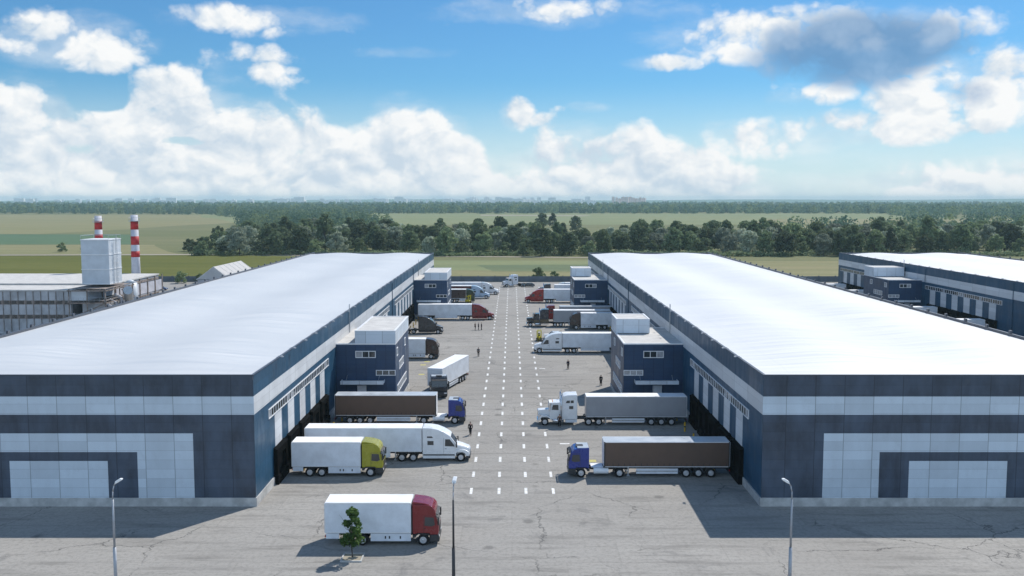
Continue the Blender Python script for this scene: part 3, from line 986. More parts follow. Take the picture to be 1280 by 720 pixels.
# ------------------------------------------------------------------ factory with its tower and chimneys
def factory():
    x1, x0, y0, y1, h = -94.6, -190.0, 226.0, 256.0, 10.0
    root = empty('factory_hall', (-110, 222, 0))
    off = Matrix.Translation((110, -222, 0))

    def mb():
        k = MB(); k.M = off
        return k
    tag(root, 'low grey factory hall with flat roof and rusty window bands', 'factory')
    k = mb().mat(M['sheet']); k.box(x0, x1, y0, y1, 0, h); k.build('wall', None, root)
    k = mb().mat(M['roofgrey']); k.box(x0 - .2, x1 + .2, y0 - .2, y1 + .2, h + .003, h + .3); k.build('roof', None, root)
    for z in (7.4, 4.4):
        k = mb().mat(M['rust']); k.box(x0, x1 + .06, y0 - .06, y0 - .003, z - .15, z + 1.25)
        f = k.build('window', None, root)
        k = mb().mat(M['glass'])
        n = 60
        for i in range(n):
            a = x1 - 1 - i * 1.4
            k.box(a, a - 1.1, y0 - .09, y0 - .061, z + .05, z + 1.05)
        k.build('pane', None, f)
    k = mb().mat(M['rust'])
    for i in range(7):
        y = y0 + 1 + i * 5.2
        k.box(x1 + .003, x1 + .22, y, y + .45, 0, h)
    k.box(x1 + .003, x1 + .16, y0 + .2, y1 - .2, 8.9, 9.5); k.box(x1 + .003, x1 + .14, y0 + .2, y1 - .2, 5.2, 5.6)
    k.build('steel_columns', None, root)
    k = mb().mat(M['stack_white'])
    for i in range(6): k.box(x1 + .003, x1 + .08, y0 + 1.6 + i * 5.2, y0 + 6.0 + i * 5.2, 6.0, 8.7)
    k.build('wall_cladding', None, root)
    # front structure of platforms
    for (xa, xb, ya, yb, zt) in ((-97.6, -89.6, 210.0, 225.8, 10.4),):
        k = mb().mat(M['rust'])
        for xx in (xa, (xa + xb) / 2, xb):
            for yy in (ya, (ya + yb) / 2, yb - .4): k.box(xx, xx + .22, yy, yy + .22, 0, zt)
        for z in (3.6, 7.2, zt - .5):
            k.box(xa - .2, xb + .42, ya - .2, ya + .0, z, z + .26); k.box(xb + .23, xb + .4, ya + .01, yb, z, z + .26)
            k.box(xa, xb, ya + .4, yb - .5, z + .46, z + .52)
        k.path([(xa, ya, 3.8), (xb, ya, 7.2)], .12, 6); k.path([(xb + .3, ya, 3.8), (xb + .3, ya + 9, 7.2)], .12, 6)
        k.path([(xb + .3, ya + 9, 7.4), (xb + .3, yb, 10.2)], .12, 6)
        k.build('platform_frame', None, root)
        k = mb().mat(M['galv'])
        for z in (3.9, 7.5):
            for hh in (.5, 1.0): k.path([(xa, ya - .15, z + hh), (xb + .4, ya - .15, z + hh), (xb + .4, yb, z + hh)], .03, 5)
            for i in range(8): k.path([(xa + i * 1.15, ya - .15, z), (xa + i * 1.15, ya - .15, z + 1.0)], .03, 5)
            for i in range(12): k.path([(xb + .4, ya + i * 1.3, z), (xb + .4, ya + i * 1.3, z + 1.0)], .03, 5)
        k.build('handrail', None, root)
        k = mb().mat(M['stack_white'])
        for i, (yy, r_) in enumerate(((ya + 2, .28), (ya + 4.2, .18), (ya + 7, .34), (ya + 11, .22))):
            k.path([(xb + .9, yy, .2), (xb + .9, yy, 6.2 + i * .8), (xb - .6, yy, 7.0 + i * .8)], r_, 10)
        k.path([(xa + 1, ya - .6, 2.9), (xb + .9, ya - .6, 2.9), (xb + .9, yb - 1, 2.9)], .22, 10)
        k.build('pipework', None, root)
        k = mb().mat(M['sheet']); k.box(xa + .4, xb - 2.5, ya + .5, yb - 1, 0, 3.5); k.box(xa + 2.4, xb - .3, ya + 1.5, yb - 1, 4.2, 7.1)
        k.mat(M['silo']); k.box(xa + .4, xa + 4, ya + .6, yb - 1, 7.8, 10.0)
        k.build('machine_housing', None, root)
    k = mb().mat(M['sheet'])
    k.box(-140, -98.6, 214, 225.9, 0, 9.6)
    w = k.build('side_hall', None, root)
    k = mb().mat(M['rust'])
    for z in (6.6, 3.4): k.box(-140, -98.54, 213.93, 213.997, z, z + .9)
    for i in range(24): k.box(-98.7 - i * 1.7, -98.82 - i * 1.7, 213.86, 213.927, .5, 9.5)
    k.build('window_band', None, w)
    k = mb().mat(M['roofgrey']); k.box(-140.2, -98.4, 213.8, 225.95, 9.603, 9.9); k.build('roof', None, w)
    k = mb().mat(M['glass'])
    for z in (6.7, 3.5):
        for i in range(20): k.box(-99.2 - i * 1.7, -100.2 - i * 1.7, 213.88, 213.929, z, z + .7)
    k.build('pane', None, w)
    k = mb().mat(M['galv'])
    k.tube((-90.5, 226, 4.5), (-86.0, 214, 9.8), 1.0, n=14)
    k.build('conveyor_tube', None, root)
    k = mb().mat(M['silo']); k.smooth = True; k.tube((-91.5, 229.5, 3.5), (-91.5, 229.5, 10.2), 1.5, n=20)
    k.tube((-91.5, 229.5, 10.2), (-91.5, 229.5, 10.9), 1.5, .2, n=20)
    k.mat(M['rust'])
    for a in range(4): k.tube((-91.5 + 1.2 * math.cos(a * PI / 2 + .7), 229.5 + 1.2 * math.sin(a * PI / 2 + .7), 0), (-91.5 + 1.2 * math.cos(a * PI / 2 + .7), 229.5 + 1.2 * math.sin(a * PI / 2 + .7), 3.5), .12, n=6)
    k.build('storage_tank', None, root)
    # the tall pale tower box standing on the platforms
    tw = empty('tower_box', (-93.3, 212.5, 0))
    off2 = Matrix.Translation((93.3, -212.5, 0))
    k = MB(); k.M = off2; k.mat(M['silo'])
    xa, xb, ya, yb = -96.6, -90.4, 215.0, 221.8
    k.box(xa, xb, ya, yb, 11.2, 21.0)
    k.build('cladding', None, tw)
    k = MB(); k.M = off2; k.mat(M['frame'])
    for z in (11.0, 14.3, 17.6, 20.9): k.box(xa - .08, xb + .08, ya - .08, yb + .08, z, z + .22)
    k.build('belt_course', None, tw)
    k = MB(); k.M = off2; k.mat(M['galv'])
    for i in range(34):
        z = 11.2 + i * .3
        k.path([(xb + .55, yb - 4.2, z), (xb + .55, yb - 3.5, z)], .03, 5)
    for yy in (yb - 4.2, yb - 3.5): k.path([(xb + .55, yy, 11), (xb + .55, yy, 22)], .04, 6)
    for i in range(9):
        z = 12.5 + i * 1.1
        pts = [(xb + .55 + .4 * math.sin(a), yb - 3.85 + .5 * math.cos(a), z) for a in np.linspace(0, PI, 7)]
        k.path(pts, .035, 5)
    k.build('caged_ladder', None, tw)
    k = MB(); k.M = off2; k.mat(M['galv'])
    for (px, py) in ((xa, ya), (xb, ya), (xb, yb), (xa, yb)): k.path([(px, py, 21.1), (px, py, 22.0)], .03, 5)
    k.path([(xa, ya, 22.0), (xb, ya, 22.0), (xb, yb, 22.0), (xa, yb, 22.0), (xa, ya, 22.0)], .03, 5)
    k.build('railing', None, tw)
    tag(tw, 'tall pale corrugated tower box above the factory platforms', 'tower')


factory()


def chimney(x, y, h, r, bands, label):
    root = empty('chimney', (x, y, 0))
    k = MB().mat(M['stack_white']); k.smooth = True
    k.tube((0, 0, 0), (0, 0, h), r * 1.45, r, n=24)
    k.build('shaft', None, root)
    for z0, z1 in bands:
        ra = r * (1.45 - .45 * z0 / h) + .02; rb = r * (1.45 - .45 * z1 / h) + .02
        k = MB().mat(M['stack_red']); k.smooth = True; k.tube((0, 0, z0), (0, 0, z1), ra, rb, n=24, caps=True)
        k.build('red_band', None, root)
    k = MB().mat(M['galv'])
    k.tube((0, 0, h - 1.7), (0, 0, h - 1.55), r + .55, n=24)
    k.path([((r + .5) * math.cos(a), (r + .5) * math.sin(a), h - .7) for a in np.linspace(0, 2 * PI, 17)], .04, 5)
    for a in np.linspace(0, 2 * PI, 9)[:-1]: k.path([((r + .5) * math.cos(a), (r + .5) * math.sin(a), h - 1.6), ((r + .5) * math.cos(a), (r + .5) * math.sin(a), h - .7)], .03, 5)
    k.build('gallery', None, root)
    tag(root, label, 'chimney', 'red and white chimneys')


chimney(-112.7, 262, 25.6, .92, ((4, 6.5), (9, 11), (15.6, 17.5), (19.0, 20.6), (21.9, 24.2)), 'striped red and white chimney standing directly behind the pale tower box')
chimney(-101.5, 258.5, 25.9, .92, ((16.9, 18.6), (19.0, 19.02), (21.9, 24.1)) if False else ((14.6, 16.2), (17.9, 20.2), (22.0, 24.3)), 'striped red and white chimney standing clear of the pale tower box')

# pale gabled shed
def shed():
    root = empty('storage_shed', (-104, 350, 0))
    L = 17.5
    k = MB().mat(M['sheet'])
    k.M = Matrix.Rotation(PI / 2, 4, 'Z')
    k.prism_y([(-L, 0), (-L, 2.4), (L, 2.4), (L, 0)], -5.3, 5.3)
    k.build('wall', None, root)
    k = MB().mat(M['tent'])
    k.add([(-5.9, -L, 2.35), (0, -L + 1.0, 6.7), (5.9, -L, 2.35), (-5.9, L, 2.35), (0, L, 6.7), (5.9, L, 2.35),
           (-5.9, -L, 2.2), (5.9, -L, 2.2), (-5.9, L, 2.2), (5.9, L, 2.2)],
          [(0, 1, 4, 3), (1, 2, 5, 4), (0, 2, 1), (3, 4, 5), (0, 3, 8, 6), (2, 7, 9, 5), (0, 6, 7, 2), (3, 5, 9, 8), (6, 8, 9, 7)])
    k.build('roof', None, root)
    k = MB().mat(M['frame'])
    for i in range(7):
        y = -L + 1.2 + i * (2 * L - 1.4) / 6
        k.path([(-5.92, y, 2.38), (0, y, 6.76), (5.92, y, 2.38)], .05, 5)
    k.build('roof_ribs', None, root)
    tag(root, 'pale grey gabled storage shed between factory and sunlit warehouse', 'shed')


shed()

# ------------------------------------------------------------------ trees
def np_mesh(name, verts, nq, mats, mi=None):
    """mesh of nq loose quads"""
    me = bpy.data.meshes.new(name)
    me.vertices.add(len(verts)); me.vertices.foreach_set('co', verts.astype(np.float32).ravel())
    me.loops.add(nq * 4); me.loops.foreach_set('vertex_index', np.arange(nq * 4, dtype=np.int32))
    me.polygons.add(nq)
    me.polygons.foreach_set('loop_start', np.arange(0, nq * 4, 4, dtype=np.int32))
    for m in mats: me.materials.append(m)
    if mi is not None: me.polygons.foreach_set('material_index', mi.astype(np.int32))
    me.update(calc_edges=True)
    return me


def leaf_quads(rng, c, nrm, size):
    """small leaf-clump faces: centres c, rough facing nrm"""
    n = len(c)
    nrm = nrm + rng.normal(0, .55, (n, 3)); nrm /= np.linalg.norm(nrm, axis=1, keepdims=True) + 1e-9
    a = np.cross(nrm, rng.normal(0, 1, (n, 3))); a /= np.linalg.norm(a, axis=1, keepdims=True) + 1e-9
    b = np.cross(nrm, a)
    s = size * rng.uniform(.55, 1.35, (n, 1)); r = rng.uniform(.55, 1.0, (n, 1))
    q = np.stack([c - a * s - b * s * r * .6, c + a * s * .5 - b * s * r, c + a * s + b * s * r * .6, c - a * s * .6 + b * s * r], axis=1)
    return q.reshape(-1, 3)


def crown(rng, h, w, base, lobes, per, size, shape):
    """leaf clumps gathered in lobes spread through the crown"""
    cs, ns = [], []
    for i in range(lobes):
        t = rng.uniform(0.04, 1) ** .85
        if shape == 'round': prof = math.sin(PI * min(1, t * .80 + .18)) ** .5
        elif shape == 'tall': prof = math.sin(PI * min(1, t * .74 + .26)) ** .7
        else: prof = math.sin(PI * min(1, t * .75 + .22)) ** .5
        a = rng.uniform(0, 2 * PI); rr = w * .5 * prof * math.sqrt(rng.uniform(.15, 1)) * rng.uniform(.75, 1.12)
        lc = np.array([rr * math.cos(a), rr * math.sin(a), base + (h - base) * t * .93])
        lr = w * rng.uniform(.13, .235) * (1.1 - .35 * t)
        d = rng.normal(0, 1, (per, 3)); d /= np.linalg.norm(d, axis=1, keepdims=True)
        d[:, 2] = np.abs(d[:, 2]) * np.where(rng.random(per) < .75, 1, -1)
        rad = lr * rng.uniform(.55, 1.12, (per, 1))
        cs.append(lc + d * rad * np.array([1, 1, .82])); ns.append(d)
    return leaf_quads(rng, np.concatenate(cs), np.concatenate(ns), size)


def trunk_mesh(h, r, seed):
    rnd = random.Random(seed)
    k = MB()
    p = [(0, 0, 0), (rnd.uniform(-.2, .2), rnd.uniform(-.2, .2), h * .3), (rnd.uniform(-.4, .4), rnd.uniform(-.4, .4), h * .6), (0, 0, h * .88)]
    k.path(p, [r, r * .75, r * .45, r * .12], 8)
    for i in range(7):
        z = h * rnd.uniform(.25, .65); a = rnd.uniform(0, 2 * PI); L = h * rnd.uniform(.18, .3)
        k.path([(0, 0, z), (L * .6 * math.cos(a), L * .6 * math.sin(a), z + L * .45), (L * math.cos(a), L * math.sin(a), z + L * .95)], [r * .4, r * .25, r * .06], 6)
    o = k.build('trunk', M['bark'])
    me = o.data
    bpy.data.objects.remove(o)
    return me


TREES = {}
specs = {  # kind: (height, width, base, lobes, per, size, shape, material)
    'broad_dark': (17, 13, 1.6, 44, 66, .50, 'round', 'leaf'),
    'broad_mid': (15, 12, 1.2, 40, 66, .48, 'round', 'leaf_mid'),
    'silver': (14, 12, 1.0, 38, 66, .46, 'bush', 'leaf_silver'),
    'poplar': (19, 10.5, 1.5, 42, 60, .48, 'tall', 'leaf'),
    'bushy': (9, 9, .3, 28, 60, .40, 'bush', 'leaf_mid'),
}
for kname, (h, w, ba, lo, pe, sz, shp, ma) in specs.items():
    TREES[kname] = []
    for s in range(3):
        rng = np.random.default_rng(hash_seed := (len(kname) * 101 + s * 7 + int(h)))
        v = crown(rng, h, w, ba, lo, pe, sz, shp)
        TREES[kname].append((np_mesh('crown', v, len(v) // 4, [M[ma]]), trunk_mesh(h, .02 * h, s + 5)))

KLABEL = {
    'broad_dark': ('dark green broadleaf tree with a rounded crown in the belt behind the warehouses', 'dark broadleaf trees in the belt'),
    'broad_mid': ('mid-green broadleaf tree with a rounded crown in the belt behind the warehouses', 'mid-green broadleaf trees in the belt'),
    'silver': ('pale silver-green bushy tree among the dark trees of the belt', 'silver-green trees in the belt'),
    'poplar': ('tall narrow dark tree rising out of the belt behind the warehouses', 'tall narrow trees in the belt'),
    'bushy': ('low bushy mid-green tree along the field edge of the belt', 'low bushy trees along the belt'),
}


def plant_tree(kind, x, y, s, rz, label=None, group=None, rnd=random):
    cr, tr = TREES[kind][rnd.randrange(3)]
    root = empty('tree', (x, y, 0), rz)
    a = bpy.data.objects.new('crown', cr); b = bpy.data.objects.new('trunk', tr)
    for o in (a, b):
        COL.objects.link(o); o.parent = root
    root.scale = (s * rnd.uniform(.9, 1.12), s * rnd.uniform(.9, 1.12), s * rnd.uniform(.92, 1.1))
    l, g = KLABEL[kind]
    tag(root, label or l, 'tree', group or g)
    return root


rnd = random.Random(77)
count = 0
for (yr, x0, x1, step, smin, smax, low) in ((522, -172, 300, 10.4, .72, .98, .40), (541, -182, 310, 10.2, .78, 1.10, .12), (566, -184, 325, 10.4, .82, 1.12, .05),
                                            (596, -175, 340, 10.8, .85, 1.12, .05), (640, -205, 365, 12.5, .85, 1.12, .05)):
    x = x0 + rnd.uniform(0, 6)
    while x < x1:
        r = rnd.random()
        kind = 'bushy' if rnd.random() < low else ('silver' if r < .29 else 'poplar' if r < .40 else 'broad_mid' if r < .74 else 'broad_dark')
        s = rnd.uniform(smin, smax)
        px = 640 + x / yr * 1200
        wob = 7 * math.sin(px / 60.0) + rnd.uniform(-6, 6)
        if 685 < px < 790 and yr > 530: s *= .80                         # the belt dips here and the field shows over it
        if px < 262 and yr > 560: x += step * .8; continue
        if px < 300: s *= .90
        plant_tree(kind, x, yr + wob + (6 if px < 500 else 0), s, rnd.uniform(0, 6.28), rnd=rnd)
        count += 1
        x += step * rnd.uniform(.72, 1.22)
print('belt trees', count)
# trees one can tell apart
for (kind, x, y, s, lab, grp) in (
        ('bushy', -259, 552, .62, 'bushy tree alone in the dry field beyond the factory, the bigger of two', None),
        ('bushy', -247, 555, .42, 'small bush beside the bushy tree in the dry field beyond the factory', None),
        ('bushy', -188, 560, .8, 'low tree at the outer tip of the belt near the striped chimneys', None),
        ('broad_mid', -176, 548, .62, 'round tree standing at the outer tip of the belt over the olive field', None),
        ('bushy', -119, 344, .45, 'bush growing at the dark wall between factory and shed', None),
        ('bushy', -113, 346, .38, 'smaller bush at the dark wall beside the pale shed', None),
        ('bushy', 9.5, 354, .50, 'green bush showing over the far yard wall, larger of two beyond the trucks', None),
        ('bushy', 15.5, 354, .38, 'green bush showing over the far yard wall, smaller of two beyond the trucks', None),
        ('bushy', -29.5, 348, .42, 'low green bush at the yard wall beside the small far annex', None),
        ('broad_dark', 32, 1010, .9, 'dark round tree alone in the pale field beyond the belt', None),
        ('poplar', 43, 1020, .9, 'tall dark tree alone in the pale field beyond the belt', None),
        ('broad_mid', 60, 900, 1.0, 'round tree in the pale field between belt and far woods', None)):
    plant_tree(kind, x, y, s, rnd.uniform(0, 6), label=lab, group=grp or 'scattered single trees', rnd=rnd)
# young tree by the lamp posts in front of the red-cabbed truck
rng = np.random.default_rng(5)
v = crown(rng, 4.3, 2.3, .9, 26, 46, .13, 'tall')
root = empty('young_tree', (-13.4, 78.3, 0))
a = bpy.data.objects.new('crown', np_mesh('crown', v, len(v) // 4, [M['leaf_fresh']])); COL.objects.link(a); a.parent = root
b = bpy.data.objects.new('trunk', trunk_mesh(4.0, .06, 3)); COL.objects.link(b); b.parent = root
tag(root, 'small fresh-green young tree in front of the truck with the dark red cab', 'tree')


def woods(name, label, areas, seed, size, per, mats, hh=(11, 19)):
    """far-off woods that read as one mass"""
    rng = np.random.default_rng(seed)
    V, MI = [], []
    for (pts, n) in areas:
        P = np.array(pts, float)
        lo, hi = P.min(0), P.max(0)
        k = 0
        while k < n:
            x, y = rng.uniform(lo, hi)
            inside = False
            j = len(P) - 1
            for i in range(len(P)):
                if (P[i, 1] > y) != (P[j, 1] > y) and x < (P[j, 0] - P[i, 0]) * (y - P[i, 1]) / (P[j, 1] - P[i, 1]) + P[i, 0]: inside = not inside
                j = i
            if not inside: continue
            k += 1
            h = rng.uniform(*hh); w = h * rng.uniform(.55, .9)
            sc = size * (1 + max(0, (y - 1200)) / 2600)
            t = rng.uniform(0, 1, per); a = rng.uniform(0, 2 * PI, per)
            pr = np.sin(PI * np.clip(t * .8 + .16, 0, 1)) ** .6 * w / 2
            lob = 1 + .22 * np.sin(3 * a + rng.uniform(0, 6)) * np.sin(5 * t * PI + rng.uniform(0, 6))
            c = np.stack([x + pr * lob * np.cos(a), y + pr * lob * np.sin(a), h * t], 1)
            nr = np.stack([np.cos(a), np.sin(a), t * 1.2 - .3], 1)
            V.append(leaf_quads(rng, c, nr, sc)); MI.append(np.full(per, rng.integers(0, len(mats))))
    V = np.concatenate(V); MI = np.concatenate(MI)
    o = bpy.data.objects.new(name, np_mesh(name, V, len(V) // 4, [M[m] for m in mats], MI))
    COL.objects.link(o)
    return tag(o, label, kind='stuff')


woods('woods', 'woods stretching away behind the tree belt', [
    ([(-330, 1150), (-240, 900), (-120, 760), (-110, 900), (-190, 1200), (-300, 1500)], 330),
    ([(130, 668), (380, 668), (760, 900), (760, 1350), (560, 1000), (230, 760)], 420),
    ([(-1000, 2050), (-300, 2050), (-240, 1500), (-420, 1500), (-600, 1900)], 260)], 3, .85, 90, ['leaf', 'leaf_far', 'leaf_far'])
woods('forest', 'broad dark forest spread along the horizon', [
    ([(-1500, 2050), (1400, 2080), (1500, 2400), (-1500, 2400)], 1500),
    ([(-1900, 2400), (1900, 2400), (2200, 3200), (-2200, 3200)], 1900),
    ([(-3000, 3200), (3000, 3200), (3600, 5200), (-3600, 5200)], 2000),
    ([(620, 1500), (1200, 1450), (1400, 2100), (800, 2080)], 400)], 8, 1.5, 44, ['leaf_far', 'leaf_far', 'leaf'], hh=(12, 21))
b = MB()
# undergrowth along the foot of the belt
rng = np.random.default_rng(21)
n = 15000
xs = rng.uniform(-172, 305, n); ys = 514 + 7 * np.sin(xs / 26) + rng.exponential(4.0, n) * 1.6
hz = rng.uniform(.1, 2.6, n) * (.6 + .5 * np.sin(xs / 9.0 + np.sin(xs / 3)) ** 2)
v = leaf_quads(rng, np.stack([xs, ys, hz], 1), np.tile([0, -.4, 1.0], (n, 1)), .55)
o = bpy.data.objects.new('undergrowth', np_mesh('undergrowth', v, n, [M['leaf_mid']])); COL.objects.link(o)
tag(o, 'scrub and undergrowth along the foot of the tree belt', kind='stuff')

# ------------------------------------------------------------------ city on the horizon
rnd = random.Random(9)
for i in range(130):
    px = rnd.choice([rnd.uniform(75, 560), rnd.uniform(560, 740), rnd.uniform(560, 740), rnd.uniform(-20, 900)]) if i > 9 else 766 + i * 4.2
    d = rnd.uniform(5400, 6900) if i > 9 else rnd.uniform(5000, 5300)
    pink = i <= 9
    w, dp, h = rnd.uniform(18, 60), rnd.uniform(14, 22), (rnd.uniform(34, 46) if pink else rnd.uniform(24, 38) if rnd.random() < .85 else rnd.uniform(38, 50))
    if pink: w = rnd.uniform(14, 24)
    root = empty('apartment_block', ((px - 640) / 1200 * d, d, 0), rnd.uniform(-.4, .4))
    k = MB(); k.mat(M['city_pink'] if pink else M['city_white'])
    nf = int(h / 3)
    k.box(-w / 2, w / 2, -dp / 2, dp / 2, 0, h)
    k.box(-w / 8, w / 8, -dp / 4, dp / 4, h, h + 3)
    k.build('wall', None, root)
    k = MB(); k.mat(M['city_glass'])
    for f in range(nf):
        for s in np.linspace(-w / 2 + 2, w / 2 - 4, max(2, int(w / 7))):
            k.box(s, s + 2.4, -dp / 2 - .12, -dp / 2 - .02, f * 3 + 1, f * 3 + 2.4)
    k.build('windows', None, root)
    tag(root, 'tiny %s on the horizon beyond the forest' % ('pinkish apartment tower' if pink else 'white apartment block'), 'apartment block',
        'pinkish towers on the horizon' if pink else 'white city blocks on the horizon')
# ------------------------------------------------------------------ trucks
# a truck is built nose at the origin, facing +X; s is the distance behind the nose
WHEELS = {}


def wheel(root, s, side, r=.50, w=.32, y=1.25, dual=False, Mx=None, hub='rim'):
    key = (r, dual, hub)
    if key not in WHEELS:
        W = w * (2 if dual else 1)
        k = MB().mat(M['tyre']); k.smooth = True
        k.lathe_y([(r * .58, 0), (r * .92, 0.0), (r, -.05), (r, -W + .05), (r * .92, -W), (r * .5, -W)], 24)
        o = k.build('wheel'); me = o.data; bpy.data.objects.remove(o)
        k = MB().mat(M[hub]); k.smooth = False
        k.lathe_y([(r * .60, .004), (r * .57, .015), (r * .50, -.09 if not dual else -.14), (r * .28, -.11 if not dual else -.17), (r * .24, .03), (r * .12, .05)], 20)
        o = k.build('rim'); m2 = o.data; bpy.data.objects.remove(o)
        k = MB().mat(M['chassis'])
        for i in range(10):
            a = 2 * PI * i / 10
            k.tube((r * .39 * math.cos(a), -.12, r * .39 * math.sin(a)), (r * .39 * math.cos(a), -.075, r * .39 * math.sin(a)), .05 * r / .5, n=6)
        WHEELS[key] = (me, m2)
    me, m2 = WHEELS[key]
    o = bpy.data.objects.new('wheel', me); COL.objects.link(o); o.parent = root
    m = Matrix.Translation((-s, side * y, r))
    if side < 0: m = m @ Matrix.Rotation(PI, 4, 'Z')
    if Mx is not None: m = Mx @ m
    o.matrix_local = m
    b = bpy.data.objects.new('rim', m2); COL.objects.link(b); b.parent = o
    return o


def trailer(root, s0, L, body, roof, skin='box', axles=3, Mx=None, kind='euro', ztop=3.92, zb=1.16, skirt=True):
    W = 1.25

    def mb():
        k = MB(); k.M = Mx
        return k
    s1 = s0 + L
    k = mb().mat(body)
    if skin == 'curtain':
        k.box(-s0 - .12, -s1 + .10, -W + .03, W - .03, zb + .06, ztop - .07)
    else:
        k.box(-s0 - .06, -s1 + .06, -W + .015, W - .015, zb + .06, ztop - .07)
    k.build('trailer_body', None, root, bevel=.03)
    k = mb().mat(M['frame'])
    fz = .05 if skin == 'curtain' else .05
    for sy in (-1, 1):
        k.box(-s0 - .02, -s1 + .02, sy * (W - .06), sy * W, ztop - fz - .02, ztop)
        k.box(-s0 - .02, -s1 + .02, sy * (W - .06), sy * W, zb, zb + fz + .01)
    if skin == 'curtain': k.mat(M['chassis'])
    if skin == 'curtain' or kind == 'us':
        for sy in (-1, 1):
            k.box(-s0 - .01, -s0 - .13, sy * (W - .09), sy * (W + .003), zb - .003, ztop + .003)
            k.box(-s1 + .13, -s1 + .01, sy * (W - .09), sy * (W + .003), zb - .003, ztop + .003)
    k.build('rail', None, root)
    k = mb().mat(M['frame'] if skin != 'box' else body)
    k.box(-s0, -s0 - .10, -W + .07, W - .07, zb + .003, ztop - .005)
    k.build('headboard', None, root)
    k = mb().mat(roof)
    n = 12
    k.box(-s0 - .03, -s1 + .03, -W + .065, W - .065, ztop - .09, ztop + .012)
    k.build('trailer_roof', None, root, bevel=.02)
    if skin == 'curtain':                                        # buckles and straps along the curtain
        k = mb().mat(M['chassis'])
        n = int(L / .62)
        for i in range(n + 1):
            s = s0 + .35 + (L - .7) * i / n
            for sy in (-1, 1): k.box(-s, -s - .045, sy * (W - .028), sy * (W - .012), zb + .11, zb + .42)
        k.build('curtain_straps', None, root)
    else:
        k = mb().mat(body)
        n = int(L / 1.22)
        for i in range(1, n):
            s = s0 + L * i / n
            for sy in (-1, 1): k.box(-s, -s - .03, sy * (W - .013), sy * (W - .006), zb + .08, ztop - .09)
        k.build('panel_ribs', None, root)
    k = mb().mat(M['frame'] if skin == 'box' else M['door'])
    for sy in (-1, 1):
        k.box(-s1 - .03, -s1 + .02, sy * .015, sy * (W - .01), zb + .02, ztop - .03)
    k.mat(M['galv'])
    for sy in (-.45, .45, -.85, .85): k.path([(-s1 - .06, sy, zb + .05), (-s1 - .06, sy, ztop - .06)], .018, 6)
    k.build('rear_door', None, root)
    k = mb().mat(M['chassis'])
    for sy in (-.5, .5): k.box(-s0 - .3, -s1 + .1, sy - .06, sy + .06, zb - .34, zb - .005)
    k.box(-s1 + .04, -s1 - .04, -1.15, 1.15, .48, .62); k.box(-s1 + .1, -s1 + .02, -.9, -.8, .6, zb - .01); k.box(-s1 + .1, -s1 + .02, .8, .9, .6, zb - .01)
    for i in range(8): k.box(-s0 - .6 - i * L / 9, -s0 - .68 - i * L / 9, -1.1, 1.1, zb - .14, zb - .01)
    k.build('trailer_chassis', None, root)
    k = mb().mat(M['tail'])
    for sy in (-1, 1): k.box(-s1 - .055, -s1 - .03, sy * .75, sy * 1.15, .66, .80)
    k.build('tail_light', None, root)
    for sy in (-1, 1):
        k = mb().mat(M['galv'])
        ls = s0 + (2.6 if kind == 'euro' else 3.0)
        k.box(-ls, -ls - .13, sy * .82, sy * .95, .18, zb - .01); k.box(-ls + .12, -ls - .25, sy * .76, sy * 1.0, .08, .175)
        k.build('landing_leg', None, root)
    if kind == 'euro':
        ax = [s1 - 4.7, s1 - 3.35, s1 - 2.0] if axles == 3 else [s1 - 3.35, s1 - 2.0]
        for sy in (-1, 1):
            for a in ax: wheel(root, a, sy, Mx=Mx, w=.36)
            k = mb().mat(M['chassis'])
            for a in ax:
                k.prism_y([(-a + .62, .62), (-a + .48, .98), (-a + .2, 1.1), (-a - .2, 1.1), (-a - .48, .98), (-a - .62, .62), (-a - .55, .62), (-a - .42, .92), (-a - .18, 1.04), (-a + .18, 1.04), (-a + .42, .92), (-a + .55, .62)], sy * .92, sy * 1.24)
            k.build('mudguard', None, root)
            if skirt:
                k = mb().mat(M['trailer_white'])
                k.box(-s0 - 3.5, -(s1 - 5.6), sy * 1.16, sy * 1.2, .42, .98)
                k.mat(M['galv']); k.box(-s0 - 3.45, -(s1 - 5.65), sy * 1.2, sy * 1.225, .64, .76)
                k.build('side_guard', None, root)
    else:
        ax = [s1 - 3.1, s1 - 1.8]
        for sy in (-1, 1):
            for a in ax: wheel(root, a, sy, Mx=Mx, dual=True, w=.28)
            k = mb().mat(M['chassis']); k.box(-ax[0] + .9, -ax[1] - .9, sy * .75, sy * .9, .62, zb - .02); k.build('bogie', None, root)
            if skirt:
                k = mb().mat(M['trailer_white']); k.box(-s0 - 3.6, -(ax[0] - 1.1), sy * 1.19, sy * 1.22, .50, zb - .01)
                k.build('side_skirt', None, root)


def slope_quad(k, p, w0, w1, t=.02):
    """a pane lying on the sloping front between profile points p[0] (low) and p[1] (high)"""
    (x0, z0), (x1, z1) = p
    nx, nz = (z1 - z0), -(x1 - x0)
    l = math.hypot(nx, nz); nx, nz = nx / l * t, nz / l * t
    vs = [(x0 + nx, -w0, z0 + nz), (x0 + nx, w0, z0 + nz), (x1 + nx, w1, z1 + nz), (x1 + nx, -w1, z1 + nz),
          (x0 - nx, -w0, z0 - nz), (x0 - nx, w0, z0 - nz), (x1 - nx, w1, z1 - nz), (x1 - nx, -w1, z1 - nz)]
    k.add(vs, [(0, 1, 2, 3), (7, 6, 5, 4), (0, 4, 5, 1), (1, 5, 6, 2), (2, 6, 7, 3), (3, 7, 4, 0)])


